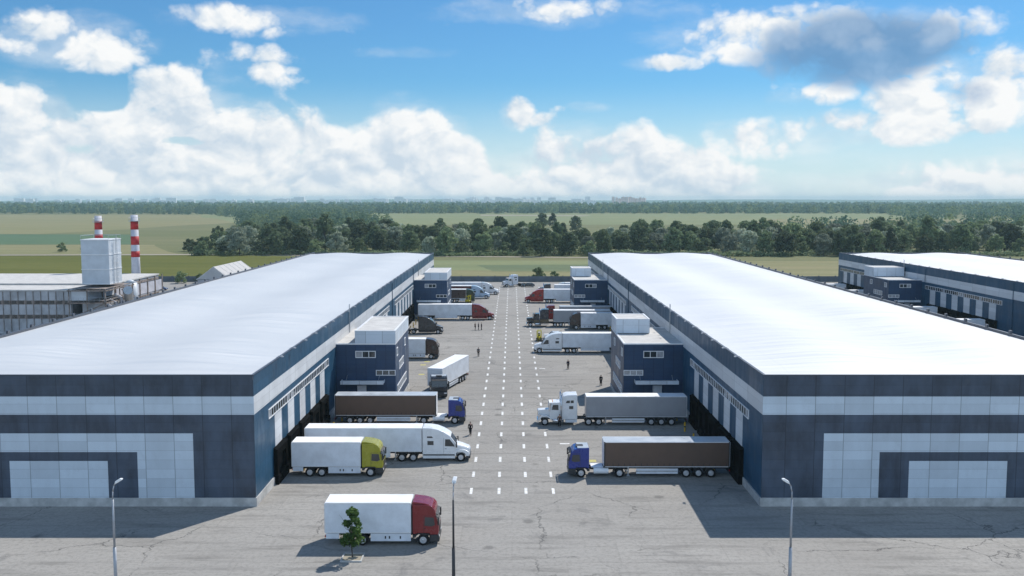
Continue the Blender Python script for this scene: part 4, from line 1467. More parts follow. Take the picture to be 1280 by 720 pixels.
def euro_cab(root, paint, H=3.35, L=2.3, deflector=True):
    """flat-nosed cab over the front axle, the wheel arch cut out of its flank"""
    W = 1.24
    prof = [(-.10, .98), (-.02, 1.10), (-.02, 1.72), (-.26, 2.72), (-.36, H - .42), (-.62, H - .12), (-1.0, H), (-L, H + .05), (-L, 1.02), (-2.02, 1.02), (-1.90, 1.10), (-.86, 1.10), (-.80, .98)]
    k = MB().mat(paint); k.prism_y(prof, -W, W)
    cab = k.build('cab', None, root, bevel=.07, seg=3)
    k = MB().mat(M['glass']); slope_quad(k, ((-.033, 1.78), (-.245, 2.66)), W - .12, W - .16, .012); k.build('windshield', None, cab)
    k = MB().mat(M['chassis']); k.prism_y([(-.20, 2.74), (-.08, 2.70), (-.04, 2.74), (-.30, 2.86)], -W + .1, W - .1); k.build('sun_visor', None, cab)
    for sy in (-1, 1):
        k = MB().mat(M['glass'])
        y0, y1 = sorted((sy * (W - .02), sy * (W + .012)))
        k.prism_y([(-.34, 1.85), (-.46, 2.52), (-1.22, 2.55), (-1.26, 1.78), (-.62, 1.72)], y0, y1)
        k.build('side_window', None, cab)
        k = MB().mat(M['chassis'])
        y0, y1 = sorted((sy * (W - .02), sy * (W + .006)))
        k.box(-1.30, -1.325, y0, y1, 1.12, 2.66); k.box(-.20, -1.30, y0, y1, 2.635, 2.66)
        k.box(-1.14, -1.27, sy * W, sy * (W + .035), 1.52, 1.56)
        k.build('door_seam', None, cab)
        k = MB().mat(M['chassis'])
        k.path([(-.30, sy * (W - .05), 2.6), (-.06, sy * (W + .18), 2.58)], .025, 6)
        k.box(.02, -.10, sy * (W + .06), sy * (W + .27), 1.90, 2.60)
        k.build('mirror', None, cab)
        k = MB().mat(M['lens']); k.box(.03, -.10, sy * .72, sy * 1.14, .68, .86); k.build('headlight', None, root)
        k = MB().mat(M['dark_plastic'])
        k.prism_y([(-.74, .42), (-.74, .95), (-.92, 1.085), (-1.84, 1.085), (-2.02, .95), (-2.3, .95), (-2.3, .70), (-2.06, .70), (-1.94, .90), (-1.78, 1.0), (-1.0, 1.0), (-.84, .90), (-.80, .42)], sy * .9, sy * 1.235)
        k.build('fender', None, root)
    k = MB().mat(M['dark_plastic']); k.prism_y([(.02, .34), (.05, .60), (-.02, .97), (-.72, .97), (-.78, .34)], -W + .01, W - .01)
    k.build('bumper', None, root, bevel=.05)
    k = MB().mat(M['chassis'])
    for i in range(5): k.box(.02, -.05, -.72, .72, 1.12 + i * .115, 1.19 + i * .115)
    k.build('grille', None, root)
    if deflector:
        k = MB().mat(paint); k.prism_y([(-.80, H - .02), (-1.25, H + .12), (-2.0, 3.84), (-L, 3.86), (-L, H + .02)], -W + .10, W - .10)
        k.build('roof_deflector', None, cab, bevel=.06)
    else:
        k = MB().mat(M['dark_plastic']); k.box(-.85, -1.65, -.45, .45, H + .0, H + .10); k.build('roof_hatch', None, cab, bevel=.03)
        k = MB().mat(M['roof_silver']); k.box(-.98, -L + .05, -W + .1, W - .1, H - .03, H + .075); k.build('roof_sky_sheen', None, cab)  # pale plate on the cab roof, sky reflection put into its colour
    for sy in (-1, 1): wheel(root, 1.38, sy, w=.30)
    return cab


def chassis(root, s0, s1, z=.98):
    k = MB().mat(M['chassis'])
    for sy in (-.42, .42): k.box(-s0, -s1, sy - .05, sy + .05, z - .28, z)
    for i in range(int((s1 - s0) / .9)): k.box(-s0 - .5 - i * .9, -s0 - .6 - i * .9, -.36, .36, z - .22, z - .06)
    k.build('chassis', None, root)


def rigid(loc, rz, paint, label, box=7.5, deflector=True, boxskin=None, group='rigid box trucks'):
    """one-piece box truck with two rear axles"""
    root = empty('box_truck', loc, rz)
    tag(root, label, 'truck', group)
    euro_cab(root, paint, H=3.62, deflector=deflector)
    s0, s1 = 2.42, 2.42 + box
    skin = boxskin or M['trailer_white']
    k = MB().mat(skin); k.box(-s0, -s1, -1.25, 1.25, 1.16, 3.78); k.build('cargo_box', None, root, bevel=.03)
    k = MB().mat(M['roof_white']); k.box(-s0 - .04, -s1 + .04, -1.21, 1.21, 3.77, 3.83); k.build('box_roof', None, root)
    k = MB().mat(M['frame'])
    for sy in (-1, 1):
        k.box(-s0, -s1, sy * 1.22, sy * 1.262, 3.70, 3.80); k.box(-s0, -s1, sy * 1.22, sy * 1.262, 1.12, 1.22)
        for s in (s0, s1 - .08): k.box(-s, -s - .08, sy * 1.2, sy * 1.262, 1.222, 3.698)
    k.build('edge_trim', None, root)
    k = MB().mat(M['chassis']); k.box(-s0 + .02, -s0 + .10, -1.2, 1.2, 1.2, 3.4); k.build('cab_gap_panel', None, root)
    chassis(root, 2.2, s1 - .1)
    k = MB().mat(M['door'])
    for sy in (-1, 1): k.box(-s1 - .03, -s1 + .01, sy * .015, sy * 1.22, 1.2, 3.72)
    k.build('rear_door', None, root)
    k = MB().mat(M['tail'])
    for sy in (-1, 1): k.box(-s1 - .03, -s1 + .05, sy * .8, sy * 1.15, .72, .86)
    k.build('tail_light', None, root)
    a1, a2 = s1 - 3.25, s1 - 1.95
    for sy in (-1, 1):
        wheel(root, a1, sy, dual=True, w=.27); wheel(root, a2, sy, dual=True, w=.27)
        k = MB().mat(M['trailer_white']); k.box(-2.45, -a1 + .72, sy * 1.18, sy * 1.225, .40, 1.08)
        k.mat(M['chassis'])
        for s in (3.3, 4.25, 4.6): k.box(-s, -s - .12, sy * 1.2, sy * 1.235, .62, .86)
        k.build('side_skirt', None, root)
        k = MB().mat(M['trailer_white']); k.box(-a2 - .72, -s1 + .1, sy * 1.18, sy * 1.225, .62, 1.08); k.build('side_skirt', None, root)
    return root


def euro_semi(loc, rz, paint, body, roof, skin, label, bend=0.0, deflector=False, group='flat-nosed articulated trucks'):
    root = empty('articulated_truck', loc, rz)
    tag(root, label, 'truck', group)
    euro_cab(root, paint, H=3.2, L=2.25, deflector=deflector)
    chassis(root, 2.1, 6.6)
    for sy in (-1, 1):
        wheel(root, 5.55, sy, dual=True, w=.29)
        k = MB().mat(M['white']); k.tube((-2.75, sy * .92, .68), (-4.35, sy * .92, .68), .33, n=16); k.build('fuel_tank', None, root)
        k = MB().mat(M['chassis']); k.prism_y([(-4.82, .6), (-5.0, .98), (-5.3, 1.1), (-5.8, 1.1), (-6.1, .98), (-6.28, .6), (-6.2, .6), (-6.05, .92), (-5.78, 1.05), (-5.32, 1.05), (-5.05, .92), (-4.9, .6)], sy * .66, sy * 1.24)
        k.build('mudguard', None, root)
    k = MB().mat(M['roof_white']); k.box(-2.5, -3.8, -.75, .75, .99, 1.05); k.build('catwalk', None, root)
    k = MB().mat(M['galv']); k.tube((-5.2, 0, 1.0), (-5.2, 0, 1.13), .5, n=20); k.build('fifth_wheel', None, root)
    Mx = None
    if bend:
        piv = Matrix.Translation((-5.2, 0, 0))
        Mx = piv @ Matrix.Rotation(bend, 4, 'Z') @ piv.inverted()
    trailer(root, 3.85, 13.6, body, roof, skin, Mx=Mx)
    return root


def aero_tractor(root, paint, H=3.95):
    """long-nosed tractor with a streamlined sleeper"""
    W = 1.2
    side = [(-1.55, .62), (-1.55, 2.02), (-2.30, 2.98), (-2.55, 3.16), (-3.1, 3.5), (-3.8, 3.78), (-4.6, 3.92), (-5.5, H), (-5.5, .62)]
    k = MB().mat(paint); k.prism_y(side, -W, W)
    cab = k.build('cab', None, root, bevel=.10, seg=3)
    k = MB().mat(paint)
    # bonnet, narrower towards the nose
    w0, w1 = .62, 1.02
    vs = []
    for x, w, z0, z1 in ((-.04, w0, .75, 1.38), (-.16, w0 + .04, .70, 1.55), (-.9, .86, .70, 1.80), (-1.70, w1, .70, 2.03)):
        vs += [(x, -w, z0), (x, -w, z1 - .16), (x, -w * .78, z1), (x, w * .78, z1), (x, w, z1 - .16), (x, w, z0)]
    fs = [(0, 1, 2, 3, 4, 5), tuple(range(18, 24))[::-1]]
    for r_ in range(3):
        for i in range(6):
            j = (i + 1) % 6
            fs.append((r_ * 6 + i, (r_ + 1) * 6 + i, (r_ + 1) * 6 + j, r_ * 6 + j))
    k.add(vs, fs)
    k.build('bonnet', None, root, bevel=.05, seg=3)
    for sy in (-1, 1):
        k = MB().mat(paint)
        k.prism_y([(-.10, .80), (-.22, 1.16), (-.60, 1.36), (-1.15, 1.40), (-1.62, 1.30), (-1.62, .66), (-1.72, .66), (-1.62, .95), (-1.42, 1.10), (-.80, 1.10), (-.56, .92), (-.50, .66), (-.14, .66)], sy * .74, sy * 1.19)
        k.build('fender', None, root, bevel=.05, seg=3)
        k = MB().mat(M['lens']); k.prism_y([(-.085, .84), (-.19, 1.12), (-.42, 1.26), (-.42, 1.12), (-.2, .84)], *sorted((sy * .80, sy * 1.20)))
        k.build('headlight', None, root)
        k = MB().mat(M['glass'])
        y0, y1 = sorted((sy * (W - .02), sy * (W + .012)))
        k.prism_y([(-1.78, 1.78), (-1.88, 2.02), (-2.36, 2.62), (-2.86, 2.62), (-2.90, 1.82)], y0, y1)
        k.build('side_window', None, cab)
        k = MB().mat(M['glass']); k.prism_y([(-4.2, 1.95), (-4.2, 2.42), (-4.9, 2.42), (-4.9, 1.95)], y0, y1); k.build('sleeper_window', None, cab)
        k = MB().mat(M['glass']); k.prism_y([(-4.25, 2.78), (-4.4, 2.96), (-4.95, 2.96), (-4.95, 2.78)], y0, y1); k.build('sleeper_window', None, cab)
        k = MB().mat(M['dark_plastic']); k.box(-3.02, -3.045, *sorted((sy * (W - .02), sy * (W + .006))), .95, 2.75); k.box(-2.7, -2.9, *sorted((sy * W, sy * (W + .03))), 1.5, 1.54); k.build('door_seam', None, cab)
        k = MB().mat(M['chassis']); k.path([(-1.75, sy * W, 2.35), (-1.55, sy * (W + .2), 2.3)], .025, 6); k.box(-1.48, -1.62, sy * (W + .12), sy * (W + .32), 1.75, 2.35); k.build('mirror', None, cab)
        k = MB().mat(paint); k.prism_y([(-1.75, .38), (-1.75, .90), (-5.45, .90), (-5.45, .38)], sy * 1.04, sy * 1.2); k.build('side_fairing', None, root, bevel=.03)
        wheel(root, 1.08, sy, w=.30, y=1.19)
        for s in (6.55, 7.85): wheel(root, s, sy, dual=True, w=.28)
        k = MB().mat(M['chassis'])
        for s in (6.55, 7.85): k.prism_y([(-s + .6, .95), (-s + .35, 1.09), (-s - .35, 1.09), (-s - .6, .95), (-s - .56, .90), (-s - .33, 1.045), (-s + .33, 1.045), (-s + .56, .90)], sy * .66, sy * 1.2)
        k.build('mudguard', None, root)
    k = MB().mat(M['glass']); slope_quad(k, ((-1.62, 2.09), (-2.25, 2.90)), W - .14, W - .18, .02); k.build('windshield', None, cab)
    k = MB().mat(M['dark_plastic']); k.prism_y([(0, .36), (.03, .62), (-.10, .74), (-.5, .74), (-.5, .36)], -1.15, 1.15); k.build('bumper', None, root, bevel=.05)
    k = MB().mat(M['chrome'])
    for i in range(6): k.box(-.02, -.06, -.46, .46, .80 + i * .09, .84 + i * .09)
    k.build('grille', None, root)
    chassis(root, 1.0, 8.6)
    k = MB().mat(M['galv']); k.tube((-7.1, 0, 1.0), (-7.1, 0, 1.13), .5, n=20); k.build('fifth_wheel', None, root)


def aero_semi(loc, rz, paint, label, body=None, L=13.4, with_trailer=True, group='long-nosed streamlined trucks', skin='box', roof=None):
    root = empty('articulated_truck' if with_trailer else 'tractor_unit', loc, rz)
    tag(root, label, 'truck', group)
    aero_tractor(root, paint)
    if with_trailer:
        trailer(root, 5.56, L, body or M['trailer_white'], roof or M['roof_white'], skin, Mx=None, kind='us')
    return root


def classic_semi(loc, rz, paint, label, body, roof, with_trailer=True, skin='box', group='long-nosed square trucks', stripe=None):
    root = empty('articulated_truck' if with_trailer else 'tractor_unit', loc, rz)
    tag(root, label, 'truck', group)
    k = MB().mat(paint); k.prism_y([(-.08, .85), (-.08, 1.98), (-1.7, 2.12), (-1.7, .85)], -.62, .62); k.build('bonnet', None, root, bevel=.07, seg=3)
    k = MB().mat(paint); k.prism_y([(-1.62, .85), (-1.62, 2.15), (-1.86, 2.95), (-2.1, 3.08), (-3.12, 3.12), (-3.12, .85)], -1.12, 1.12)
    cab = k.build('cab', None, root, bevel=.07, seg=3)
    k = MB().mat(paint); k.prism_y([(-3.16, .80), (-3.16, 3.5), (-3.45, 3.95), (-3.9, 4.12), (-5.3, 4.15), (-5.3, .80)], -1.24, 1.24)
    sl = k.build('sleeper', None, root, bevel=.10, seg=3)
    k = MB().mat(M['glass']); slope_quad(k, ((-1.66, 2.24), (-1.84, 2.88)), .98, .94, .02); k.build('windshield', None, cab)
    k = MB().mat(M['roof_white'] if stripe is None else stripe); k.box(-1.56, -2.0, -1.0, 1.0, 2.96, 3.06); k.build('sun_visor', None, cab)
    k = MB().mat(M['chrome'])
    for i in range(12): k.box(-.03, -.09, -.50 + i * .086, -.47 + i * .086, .95, 1.85)
    k.box(-.04, -.10, -.58, .58, 1.86, 1.94)
    k.build('grille', None, root)
    k = MB().mat(M['chrome']); k.prism_y([(.06, .38), (.06, .78), (-.12, .80), (-.12, .38)], -1.2, 1.2); k.build('bumper', None, root, bevel=.03)
    if stripe:
        k = MB().mat(stripe)
        for sy in (-1, 1):
            k.box(-.2, -1.6, sy * .6, sy * .626, 1.0, 1.55); k.box(-1.75, -3.05, sy * 1.1, sy * 1.126, 1.0, 1.62); k.box(-3.2, -5.25, sy * 1.22, sy * 1.246, 1.0, 1.75)
        k.build('lower_colour_band', None, root)
    for sy in (-1, 1):
        k = MB().mat(paint)
        k.prism_y([(-.12, .72), (-.20, 1.12), (-.52, 1.34), (-1.25, 1.36), (-1.65, 1.15), (-2.0, .72), (-1.9, .66), (-1.55, 1.02), (-1.2, 1.16), (-.62, 1.14), (-.40, .92), (-.36, .66)], sy * .64, sy * 1.2)
        k.build('fender', None, root, bevel=.05, seg=3)
        k = MB().mat(M['lens']); k.box(-.10, -.16, sy * .74, sy * 1.06, 1.20, 1.40); k.mat(M['chrome']); k.box(-.165, -.42, sy * .72, sy * 1.08, 1.18, 1.42); k.build('headlight', None, root)
        y0, y1 = sorted((sy * 1.10, sy * 1.132))
        k = MB().mat(M['glass']); k.prism_y([(-1.90, 2.12), (-2.04, 2.78), (-2.78, 2.80), (-2.80, 2.08)], y0, y1); k.build('side_window', None, cab)
        y0, y1 = sorted((sy * 1.22, sy * 1.252))
        k = MB().mat(M['glass']); k.prism_y([(-3.75, 3.05), (-3.9, 3.38), (-4.3, 3.4), (-4.3, 3.05)], y0, y1); k.prism_y([(-4.4, 3.05), (-4.4, 3.4), (-4.8, 3.42), (-4.8, 3.05)], y0, y1); k.build('sleeper_window', None, sl)
        k = MB().mat(M['glass']); k.prism_y([(-4.2, 2.25), (-4.2, 2.65), (-4.75, 2.65), (-4.75, 2.25)], y0, y1); k.build('sleeper_window', None, sl)
        k = MB().mat(M['chrome']); k.smooth = True; k.tube((-3.14, sy * 1.33, .95), (-3.14, sy * 1.33, 4.1), .085, n=12); k.path([(-3.14, sy * 1.33, 4.08), (-3.26, sy * 1.33, 4.35)], .075, 10); k.build('exhaust_stack', None, root)
        k = MB().mat(M['chrome']); k.smooth = True; k.tube((-.0 - 2.0, sy * .98, .62), (-3.5, sy * .98, .62), .32, n=18); k.build('fuel_tank', None, root)
        k = MB().mat(M['trailer_white'] if paint is M['white'] else M['chrome']); k.box(-3.7, -5.25, sy * .8, sy * 1.2, .42, .78); k.build('step_box', None, root)
        k = MB().mat(M['chrome']); k.path([(-1.7, sy * 1.12, 2.75), (-1.55, sy * 1.36, 2.75)], .02, 6); k.box(-1.5, -1.6, sy * 1.28, sy * 1.46, 2.0, 2.75); k.build('mirror', None, cab)
        wheel(root, .98, sy, w=.30, y=1.2)
        for s in (6.8, 8.15): wheel(root, s, sy, dual=True, w=.28)
        k = MB().mat(M['chassis'])
        for s in (6.8, 8.15): k.prism_y([(-s + .6, .95), (-s + .35, 1.09), (-s - .35, 1.09), (-s - .6, .95), (-s - .56, .90), (-s - .33, 1.045), (-s + .33, 1.045), (-s + .56, .90)], sy * .66, sy * 1.2)
        k.build('mudguard', None, root)
    k = MB().mat(M['amber'])
    for i in range(5): k.box(-1.98, -2.05, -.7 + i * .35 - .05, -.7 + i * .35 + .05, 3.10, 3.17)
    k.build('roof_marker', None, cab)
    chassis(root, .9, 8.9)
    k = MB().mat(M['galv']); k.tube((-7.4, 0, 1.0), (-7.4, 0, 1.13), .5, n=20); k.build('fifth_wheel', None, root)
    if with_trailer: trailer(root, 6.45, 13.4, body, roof, skin, kind='euro')
    return root


def near(px_x, y_near, z=0):
    return (px_x, y_near + 1.25, z)


TW, TG = M['trailer_white'], M['trailer_grey']
# sunlit side, noses to the right
rigid(near(-14.0, 102.0), 0, M['p_yellow'], 'white box truck with an olive-yellow cab backed up to the dock')
rigid((-6.35, 82.4, 0), 0, M['p_red'], 'white box truck with a dark red cab standing clear of the docks')
rigid(near(-13.9, 179.2), 0, M['p_brown'], 'white box truck with a brown cab poking out behind the office annex', deflector=True)
aero_semi(near(-4.8, 108.0), 0, M['white'], 'long-nosed white truck and white trailer parked just behind the olive-yellow truck')
euro_semi(near(-6.3, 126.6), 0, M['p_blue'], M['curtain'], M['roof_silver'], 'curtain', 'blue flat-nosed truck with dark brown curtain trailer in front of the sunlit annex')
euro_semi((-11.0, 143.3, 0), R(-83), M['p_dark'], TW, M['roof_white'], 'box', 'dark flat-nosed truck with white trailer standing at an angle in the open yard', bend=R(-22))
aero_semi(near(-15.5, 213.3), 0, M['p_dark'], 'charcoal long-nosed tractor without a trailer beyond the office annex', with_trailer=False)
aero_semi(near(-4.5, 238.4), 0, M['p_red'], 'dark red long-nosed truck with white trailer before the far annex of the sunlit warehouse')
rigid(near(-11.0, 279.8), 0, M['p_green'], 'short dark truck with brown box and dark green cab at the far docks', box=6.0, boxskin=M['p_brown'])
aero_semi(near(-6.8, 290.0), 0, M['p_pale'], 'pale blue long-nosed truck with maroon curtain trailer at the far docks', body=M['maroon_curtain'], skin='curtain')
aero_semi(near(-4.2, 302.3), 0, M['p_white'], 'white long-nosed truck and white trailer, last in the line by the sunlit warehouse')
# shaded side, noses to the left
euro_semi(near(6.1, 101.7), PI, M['p_blue'], M['curtain'], M['roof_silver'], 'curtain', 'blue flat-nosed truck with dark brown curtain trailer backed up to the shaded warehouse')
classic_semi(near(3.4, 125.7), PI, M['white'], 'white square-nosed truck with tall sleeper and grey trailer', TG, M['roof_white'])
aero_semi(near(4.3, 186.2), PI, M['white'], 'white long-nosed truck and white trailer beside the yellow forklift')
rigid(near(13.5, 220.6), PI, M['p_brown'], 'white box truck with a dark brown cab beside the shaded office annex', deflector=True)
classic_semi(near(3.4, 225.5), PI, M['p_black'], 'blue-black and bronze square-nosed truck with grey trailer behind the forklift', TG, M['roof_white'], stripe=M['p_bronze'])
classic_semi(near(5.2, 233.9), PI, M['p_red'], 'dark red square-nosed truck with grey trailer half hidden behind the blue-black one', TG, M['roof_silver'])
aero_semi(near(3.7, 278.6), PI, M['p_red2'], 'bright red long-nosed truck with white trailer at the far annex of the shaded warehouse')
classic_semi(near(6.6, 293.6), PI, M['p_black'], 'black square-nosed truck with white trailer beyond the bright red truck', TW, M['roof_white'])
rigid(near(14.4, 302.4), PI, M['p_white'], 'white box truck with white cab, last in the line by the shaded warehouse', deflector=True)
classic_semi((-3.2, 329.5, 0), R(205), M['p_white'], 'white square-nosed tractor without trailer before the far yard wall', None, None, with_trailer=False)
# trucks docked at the third warehouse, only their white roofs show over the shaded one
for (y, dx, lab) in ((209.0, 84.2, 'white trailer truck at the third warehouse, nearest the frame edge'), (233.5, 84.6, 'white trailer truck docked at the third warehouse just past its annex'),
                     (277.0, 85.0, 'white trailer truck at the third warehouse beside the annex far side'), (297.0, 84.4, 'white trailer truck docked at the far end of the third warehouse')):
    aero_semi((dx, y, 0), PI, M['p_white'], lab, group='trucks docked at the third warehouse')


# ------------------------------------------------------------------ forklifts, cars
def forklift(loc, rz, label):
    root = empty('forklift', loc, rz); tag(root, label, 'forklift')
    Y = M['yellow2']
    k = MB().mat(Y); k.prism_y([(.55, .28), (.55, .75), (.30, 1.0), (-.2, .92), (-.9, 1.05), (-1.15, .95), (-1.2, .35), (-1.0, .25)], -.52, .52)
    k.build('body', None, root, bevel=.06, seg=3)
    k = MB().mat(M['chassis']); k.prism_y([(-.45, 1.04), (-.45, 1.12), (-.9, 1.15), (-1.0, 1.5), (-1.06, 1.5), (-1.02, 1.06)], -.25, .25); k.build('seat', None, root, bevel=.03)
    k = MB().mat(Y)
    for sy in (-.46, .46):
        k.path([(.42, sy, .9), (.15, sy, 2.08)], .04, 6); k.path([(-1.0, sy, 1.0), (-.8, sy, 2.08)], .04, 6)
    for i in range(6): k.box(.12 - i * .18, .06 - i * .18, -.5, .5, 2.08, 2.12)
    k.box(.18, -.86, -.52, -.46, 2.06, 2.14); k.box(.18, -.86, .46, .52, 2.06, 2.14)
    k.build('overhead_guard', None, root)
    k = MB().mat(Y)
    for sy in (-.34, .34): k.box(.66, .80, sy - .07, sy + .07, .1, 2.5)
    for z in (.5, 1.4, 2.42): k.box(.68, .78, -.27, .27, z, z + .09)
    k.build('mast', None, root)
    k = MB().mat(M['chassis']); k.box(.81, .87, -.5, .5, .25, .36); k.box(.81, .87, -.5, .5, .62, .72)
    for sy in (-.28, .28): k.box(.82, .88, sy - .06, sy + .06, .08, 1.1); k.box(.87, 1.85, sy - .06, sy + .06, .06, .11)
    k.build('fork', None, root)
    k = MB().mat(M['chassis']); k.path([(.35, .0, .95), (.18, .0, 1.28)], .025, 6); k.tube((.17, 0, 1.27), (.14, 0, 1.32), .17, n=16); k.build('steering_wheel', None, root)
    for s, r in ((-.32, .32), (.85, .26)):
        for sy in (-1, 1): wheel(root, s, sy, r=r, w=.22, y=.60)


M['yellow2'] = mat('forklift_yellow', (0.60, 0.52, 0.02), 0.35, mottle=0.08, scale=3, coat=.3)
forklift((5.8, 203.0, 0), R(-88), 'yellow forklift with raised guard standing by the lane marks beside a white truck')
forklift((-12.6, 276.8, 0), R(-60), 'yellow-green forklift near the short dark truck at the far docks')


def car(loc, rz, paint, label):
    root = empty('parked_car', loc, rz); tag(root, label, 'car', 'parked cars')
    W = .88
    k = MB().mat(paint)
    k.prism_y([(-.02, .32), (.0, .62), (-.12, .74), (-1.1, .90), (-4.2, .98), (-4.4, .86), (-4.42, .34), (-3.95, .28), (-3.9, .52), (-3.72, .68), (-3.42, .68), (-3.24, .52), (-3.18, .26),
               (-1.22, .26), (-1.16, .52), (-.98, .68), (-.68, .68), (-.5, .52), (-.45, .28)], -W, W)
    body = k.build('body', None, root, bevel=.06, seg=3)
    k = MB().mat(M['glass'])
    vs = []
    for (x, z, w) in ((-1.15, .92, W - .06), (-1.85, 1.42, W - .2), (-3.3, 1.44, W - .2), (-4.1, .98, W - .06)): vs += [(x, -w, z), (x, w, z)]
    k.add(vs, [(0, 1, 3, 2), (2, 3, 5, 4), (4, 5, 7, 6), (6, 7, 1, 0), (0, 2, 4, 6), (1, 7, 5, 3)])
    k.build('windows', None, body)
    k = MB().mat(paint); k.box(-1.9, -3.3, -W + .19, W - .19, 1.43, 1.47)
    for sy in (-1, 1):
        for (a, b) in (((-1.13, .92), (-1.85, 1.44)), ((-3.3, 1.45), (-4.12, .97)), ((-2.55, .95), (-2.55, 1.45))):
            k.path([(a[0], sy * (W - .05), a[1]), (b[0], sy * (W - .19), b[1])], .035, 6)
    k.build('roof', None, root)
    for sy in (-1, 1):
        k = MB().mat(M['lens']); k.box(.0, -.12, sy * .52, sy * .84, .60, .72); k.build('headlight', None, root)
        k = MB().mat(M['tail']); k.box(-4.36, -4.44, sy * .55, sy * .84, .70, .84); k.build('tail_light', None, root)
        for s in (.83, 3.56): wheel(root, s, sy, r=.32, w=.2, y=.90)
        k = MB().mat(paint); k.box(-1.5, -1.62, sy * W, sy * (W + .14), .95, 1.07); k.build('mirror', None, root)


car((-114.5, 317.5, 0), 0, M['car_blue'], 'dark blue car parked between the factory and the pale shed')
car((3.4, 329.8, 0), PI, M['p_dark'], 'dark car parked before the far yard wall')
car((6.9, 207.0, 0), PI, M['car_white'], 'white car mostly hidden behind the white truck beside the forklift')


# ------------------------------------------------------------------ street lamps
def lamp(x, y, h, rz, label, pole='lamp_grey'):
    root = empty('street_lamp', (x, y, 0), rz); tag(root, label, 'street lamp', 'street lamps before the warehouses')
    k = MB().mat(M[pole]); k.smooth = True
    k.path([(0, 0, 0), (0, 0, h * .42)], [.14, .12], 12); k.path([(0, 0, h * .42), (0, 0, h - 1.5)], [.085, .07], 12)
    k.build('pole', None, root)
    k = MB().mat(M['lamp_grey']); k.smooth = True
    k.path([(0, 0, h - 1.5), (.02, 0, h - .9), (.12, 0, h - .45), (.30, 0, h - .18)], .045, 10); k.build('arm', None, root)
    k = MB().mat(M['lamp_white']); k.prism_y([(.22, h - .30), (.28, h - .08), (.62, h + .12), (.80, h + .10), (.78, h), (.42, h - .22)], -.15, .15)
    k.build('lamp_head', None, root, bevel=.04, seg=3)
    k = MB().mat(M['concrete']); k.box(-.3, .3, -.3, .3, 0, .12); k.build('base', None, root)


lamp(-30.1, 70.6, 9.0, R(0), 'grey street lamp in front of the sunlit warehouse end wall')
lamp(21.1, 70.6, 9.0, PI, 'grey street lamp in front of the shaded warehouse end wall')
lamp(-4.42, 70.4, 9.0, R(80), 'slim dark street lamp standing in the middle of the yard entrance', pole='dark_plastic')


# ------------------------------------------------------------------ people
def skin_mesh(name, verts, edges, radii, m, parent, sub=1, root=0):
    me = bpy.data.meshes.new(name); me.from_pydata([tuple(v) for v in verts], edges, []); me.update()
    me.materials.append(m)
    o = bpy.data.objects.new(name, me); COL.objects.link(o); o.parent = parent
    sk = o.modifiers.new('skin', 'SKIN'); sk.use_smooth_shade = True
    for i, r in enumerate(radii):
        d = me.skin_vertices[0].data[i]
        d.radius = (r if isinstance(r, tuple) else (r, r)); d.use_root = (i == root)
    s = o.modifiers.new('smooth', 'SUBSURF'); s.levels = sub; s.render_levels = sub
    return o


